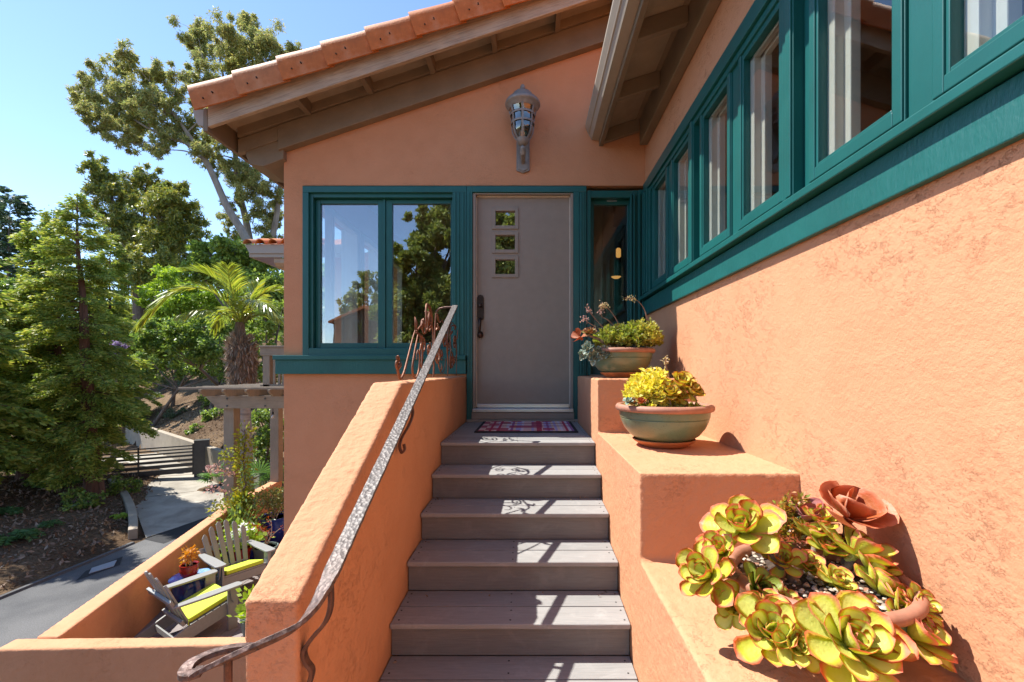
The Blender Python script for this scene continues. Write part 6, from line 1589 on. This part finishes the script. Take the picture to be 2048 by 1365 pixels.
def frond(pts, Ls, seed, parent, hang=.35):
    r = np.random.RandomState(seed); cc = catmull([pxp(*crown(q)) + Vector((0, q2, 0)) for q, q2 in pts], 10); Ls *= .88; n = len(cc)
    b = MB(); b.tube(cc, [.022 * (1 - .8 * i / n) for i in range(n)], 6); fo = b.build('frond', M['palm_leaf'], parent, smooth=True)
    P_ = []; D_ = []; 
    for i in range(int(n * .12), n):
        tdir = (cc[min(i + 1, n - 1)] - cc[max(0, i - 1)]).normalized(); sd_ = tdir.cross(Vector((0, 0, 1))).normalized(); up = sd_.cross(tdir)
        for g in (-1, 1):
            for e in range(2):
                s = i / n; p = cc[i] + tdir * r.uniform(-.03, .03); d = sd_ * g * (.75 - .3 * s) + tdir * (.45 + .5 * s) + up * (.42 - .2 * s) + Vector((0, 0, -hang * r.uniform(.6, 1.4) * (.4 + s)))
                P_.append((p, d.normalized(), Ls * (.55 + .75 * math.sin(math.pi * min(1, s * .9 + .12))) * r.uniform(.85, 1.1)))
    vs = []; fs = []
    for p, d, L in P_:
        s_ = d.cross(Vector((r.normal() * .4, r.normal() * .4, 1))).normalized(); w_ = .020; o_ = len(vs); m_ = p + d * L * .5; e_ = p + d * L + Vector((0, 0, -.18 * L))
        vs += [p + s_ * w_ * .5, p - s_ * w_ * .5, m_ - s_ * w_, m_ + s_ * w_, e_]; fs += [(o_, o_ + 1, o_ + 2, o_ + 3), (o_ + 3, o_ + 2, o_ + 4)]
    me = bpy.data.meshes.new('leaflets'); me.from_pydata([tuple(v_) for v_ in vs], [], fs); lf = link('leaflets', me, M['palm_leaf'], None); lf.parent = fo; lf.matrix_parent_inverse = wm(fo).inverted(); lf['kind'] = 'stuff'
fr = [([((482, 648), 0), ((458, 605), -.2), ((415, 580), -.5), ((372, 590), -.8), ((335, 625), -1.0), ((308, 655), -1.1)], .62, .35),
      ([((482, 648), 0), ((455, 618), .3), ((410, 612), .7), ((370, 625), 1.0), ((345, 650), 1.1)], .5, .6),
      ([((482, 646), 0), ((470, 600), -.1), ((455, 570), -.3), ((430, 552), -.6), ((400, 548), -.8)], .62, .1),
      ([((482, 645), 0), ((484, 600), .3), ((486, 575), .5), ((490, 555), .7)], .6, .0),
      ([((482, 646), 0), ((498, 605), .2), ((520, 580), .4), ((548, 570), .6), ((590, 580), .7)], .62, .3),
      ([((482, 648), 0), ((506, 618), -.3), ((545, 605), -.6), ((590, 615), -.9), ((625, 640), -1.0)], .6, .45),
      ([((482, 648), 0), ((505, 628), .3), ((540, 625), .6), ((575, 645), .9), ((600, 675), 1.0)], .5, .7),
      ([((482, 648), 0), ((470, 600), .7), ((450, 575), 1.3), ((425, 575), 1.8)], .55, .2),
      ([((482, 646), 0), ((492, 595), -.5), ((505, 565), -.9), ((520, 548), -1.2)], .55, .1),
      ([((482, 650), 0), ((462, 632), -.3), ((432, 625), -.8), ((405, 640), -1.2)], .45, .8)]
for i, (p_, L, h) in enumerate(fr): frond(p_, L, 200 + i, pm, h)
r = np.random.RandomState(9); b = MB()
for i in range(16): c = pxp(497, 632) + Vector((r.uniform(-.12, .12), r.uniform(-.1, .1), r.uniform(-.12, .12))); b.tube([pxp(484, 650), c, c + Vector((.06, 0, -.16))], .012, 5)
o = b.build('flower_stalk', M['bush_yel'], pm); o['kind'] = 'stuff'
# fan palms at the wall
def fanpalm(label, c, n, R, seed):
    r = np.random.RandomState(seed); c = Vector(c); t = tag(empty('fan_palm', tuple(c)), label, 'palm', 'fan palms by the patio wall')
    for k in range(n):
        az = r.uniform(0, 6.28); el = r.uniform(.25, 1.2); d = Vector((math.cos(az) * math.cos(el), math.sin(az) * math.cos(el), math.sin(el))); h = c + d * R * .7
        sd_ = d.cross(Vector((0, 0, 1))).normalized(); up = sd_.cross(d); vs = []; fs = []; q = 14
        vs += [c + sd_ * .008, c - sd_ * .008, h]; fs.append((0, 1, 2))
        for i in range(q):
            a = (i / (q - 1) - .5) * 3.6; e = (d * math.cos(a) + sd_ * math.sin(a)); L = R * .6 * (.75 + .25 * math.cos(a)); w_ = up.cross(e).normalized() * .02 if False else e.cross(up).normalized() * .022; o_ = len(vs)
            m_ = h + e * L * .55 + up * .03; vs += [h, m_ + w_, h + e * L - Vector((0, 0, .15 * L)), m_ - w_]; fs.append((o_, o_ + 1, o_ + 2, o_ + 3))
        me = bpy.data.meshes.new('frond'); me.from_pydata([tuple(v_) for v_ in vs], [], fs); link('frond', me, M['fanpalm'], t)
fanpalm('bright green fan palm behind the wall between the pergola posts', at(530, 985, 12.2), 22, .95, 61)
fanpalm('fan palm showing left of the vine covered post', at(446, 965, 10.6), 10, .45, 62)

# ================================================================== behind the camera: what the windows mirror
def mir(pxl, py, d): p = at(pxl, py, YD + d); return Vector((p.x, YD - d, p.z))
def msph(lst, d, seed): r = random.Random(seed); return [(mir(a, b_, d + r.uniform(-.7, .7)), c * (YD + d) / F) for a, b_, c in lst]
MB_ = tree_b = clump_tree('oak_tree', 'broad olive green oak behind the viewer, mirrored in the entry window', 'tree', [([mir(880, 900, 15), mir(870, 760, 15), mir(860, 600, 15)], .35, .12)],
   msph([(890, 450, 40), (850, 480, 44), (905, 500, 60), (830, 540, 44), (870, 560, 60), (820, 600, 40), (900, 620, 70), (840, 640, 50), (960, 470, 60), (980, 560, 70), (1010, 450, 60), (960, 650, 70), (1030, 530, 60), (1060, 600, 60), (1020, 640, 60), (800, 665, 34), (850, 690, 40), (930, 420, 40), (800, 560, 40), (790, 620, 40), (812, 520, 34), (845, 445, 26), (870, 425, 26), (795, 690, 44), (840, 740, 60), (900, 720, 60), (870, 640, 60), (815, 660, 50)], 15, 1), 'reflect_leaf', .19, .11, 900, bark='bark', seed=71, sub=8, droop=.15)
clump_tree('oak_tree', 'smaller tree behind the viewer, mirrored low in the entry window', 'tree', [([mir(740, 760, 24), mir(735, 680, 24), mir(735, 620, 24)], .2, .08)],
   msph([(735, 555, 18), (745, 575, 22), (725, 590, 24), (710, 600, 20), (745, 610, 28), (760, 640, 30), (690, 620, 18), (725, 630, 26)], 24, 2), 'reflect_leaf', .2, .12, 250, bark='bark', seed=72, sub=7, droop=.15)
nh = tag(empty('neighbour_house', tuple(mir(715, 720, 20))), 'brown neighbouring house behind the viewer, mirrored in the entry window', 'house')
p = mir(722, 700, 20); b = MB(); hx, hy = p.x, p.y
M['brown_wall'] = simple('brown_shingle_wall', (.16, .085, .05), .9, vary=.15)
b.prism([(hx - 1.5, -4.6), (hx + 2.2, -4.6), (hx + 2.2, mir(0, 650, 20).z), (hx + .2, mir(0, 618, 20).z), (hx - 1.5, mir(0, 645, 20).z)], hy - 6, hy); b.build('wall', M['brown_wall'], nh)
b = MB(); b.box(hx - .35, hx + .05, hy - .02, hy + .03, mir(0, 668, 20).z, mir(0, 640, 20).z); b.build('window', M['glass'], nh)
b = MB(); zr = mir(0, 618, 20).z
b.prism([(hx - 1.7, mir(0, 645, 20).z - .05), (hx + .2, zr + .02), (hx + 2.4, mir(0, 650, 20).z - .05), (hx + 2.4, mir(0, 650, 20).z + .08), (hx + .2, zr + .16), (hx - 1.7, mir(0, 645, 20).z + .08)], hy - 6.2, hy + .25); b.build('roof', M['tile'], nh)
r = np.random.RandomState(99); P_ = []
for i in range(90):
    x = r.uniform(-60, 50); y = r.uniform(-60, -32); R = r.uniform(1.6, 3.0); P_.append(blob((x, y, -4 + r.uniform(0, 3.5)), R, 420, r, .9, .5))
leafcloud('distant_woods', np.concatenate(P_), .6, .34, 'dark_leaf', None, 99, droop=.1, kind='stuff')

# lit sconce inside, behind the narrow window
m = bpy.data.materials.new('warm_lamp_glow'); m.use_nodes = True; nt = m.node_tree; b_ = nt.nodes['Principled BSDF']; b_.inputs['Emission Color'].default_value = (1, .50, .13, 1); b_.inputs['Emission Strength'].default_value = .30; b_.inputs['Base Color'].default_value = (.8, .6, .3, 1); M['glow'] = m
c = at(1236, 512, 5.9); sn = tag(empty('wall_sconce', tuple(c)), 'lit amber wall sconce seen through the narrow window beside the door', 'wall lamp')
b = MB(); b.box(c.x - .03, c.x + .03, c.y - .02, c.y + .02, c.z - .28, c.z + .1); b.build('back_plate', M['bronze'], sn)
b = MB(); b.lathe([(.02, -.06), (.032, -.045), (.032, .045), (.02, .06)], c + Vector((0, -.03, .03)), 14); b.build('lamp_shade', M['glow'], sn, smooth=True)
b = MB(); b.lathe([(.035, 0), (.065, .022)], c + Vector((-.03, -.03, -.30)), 14); b.build('lamp_shade', M['glow'], sn, smooth=True)
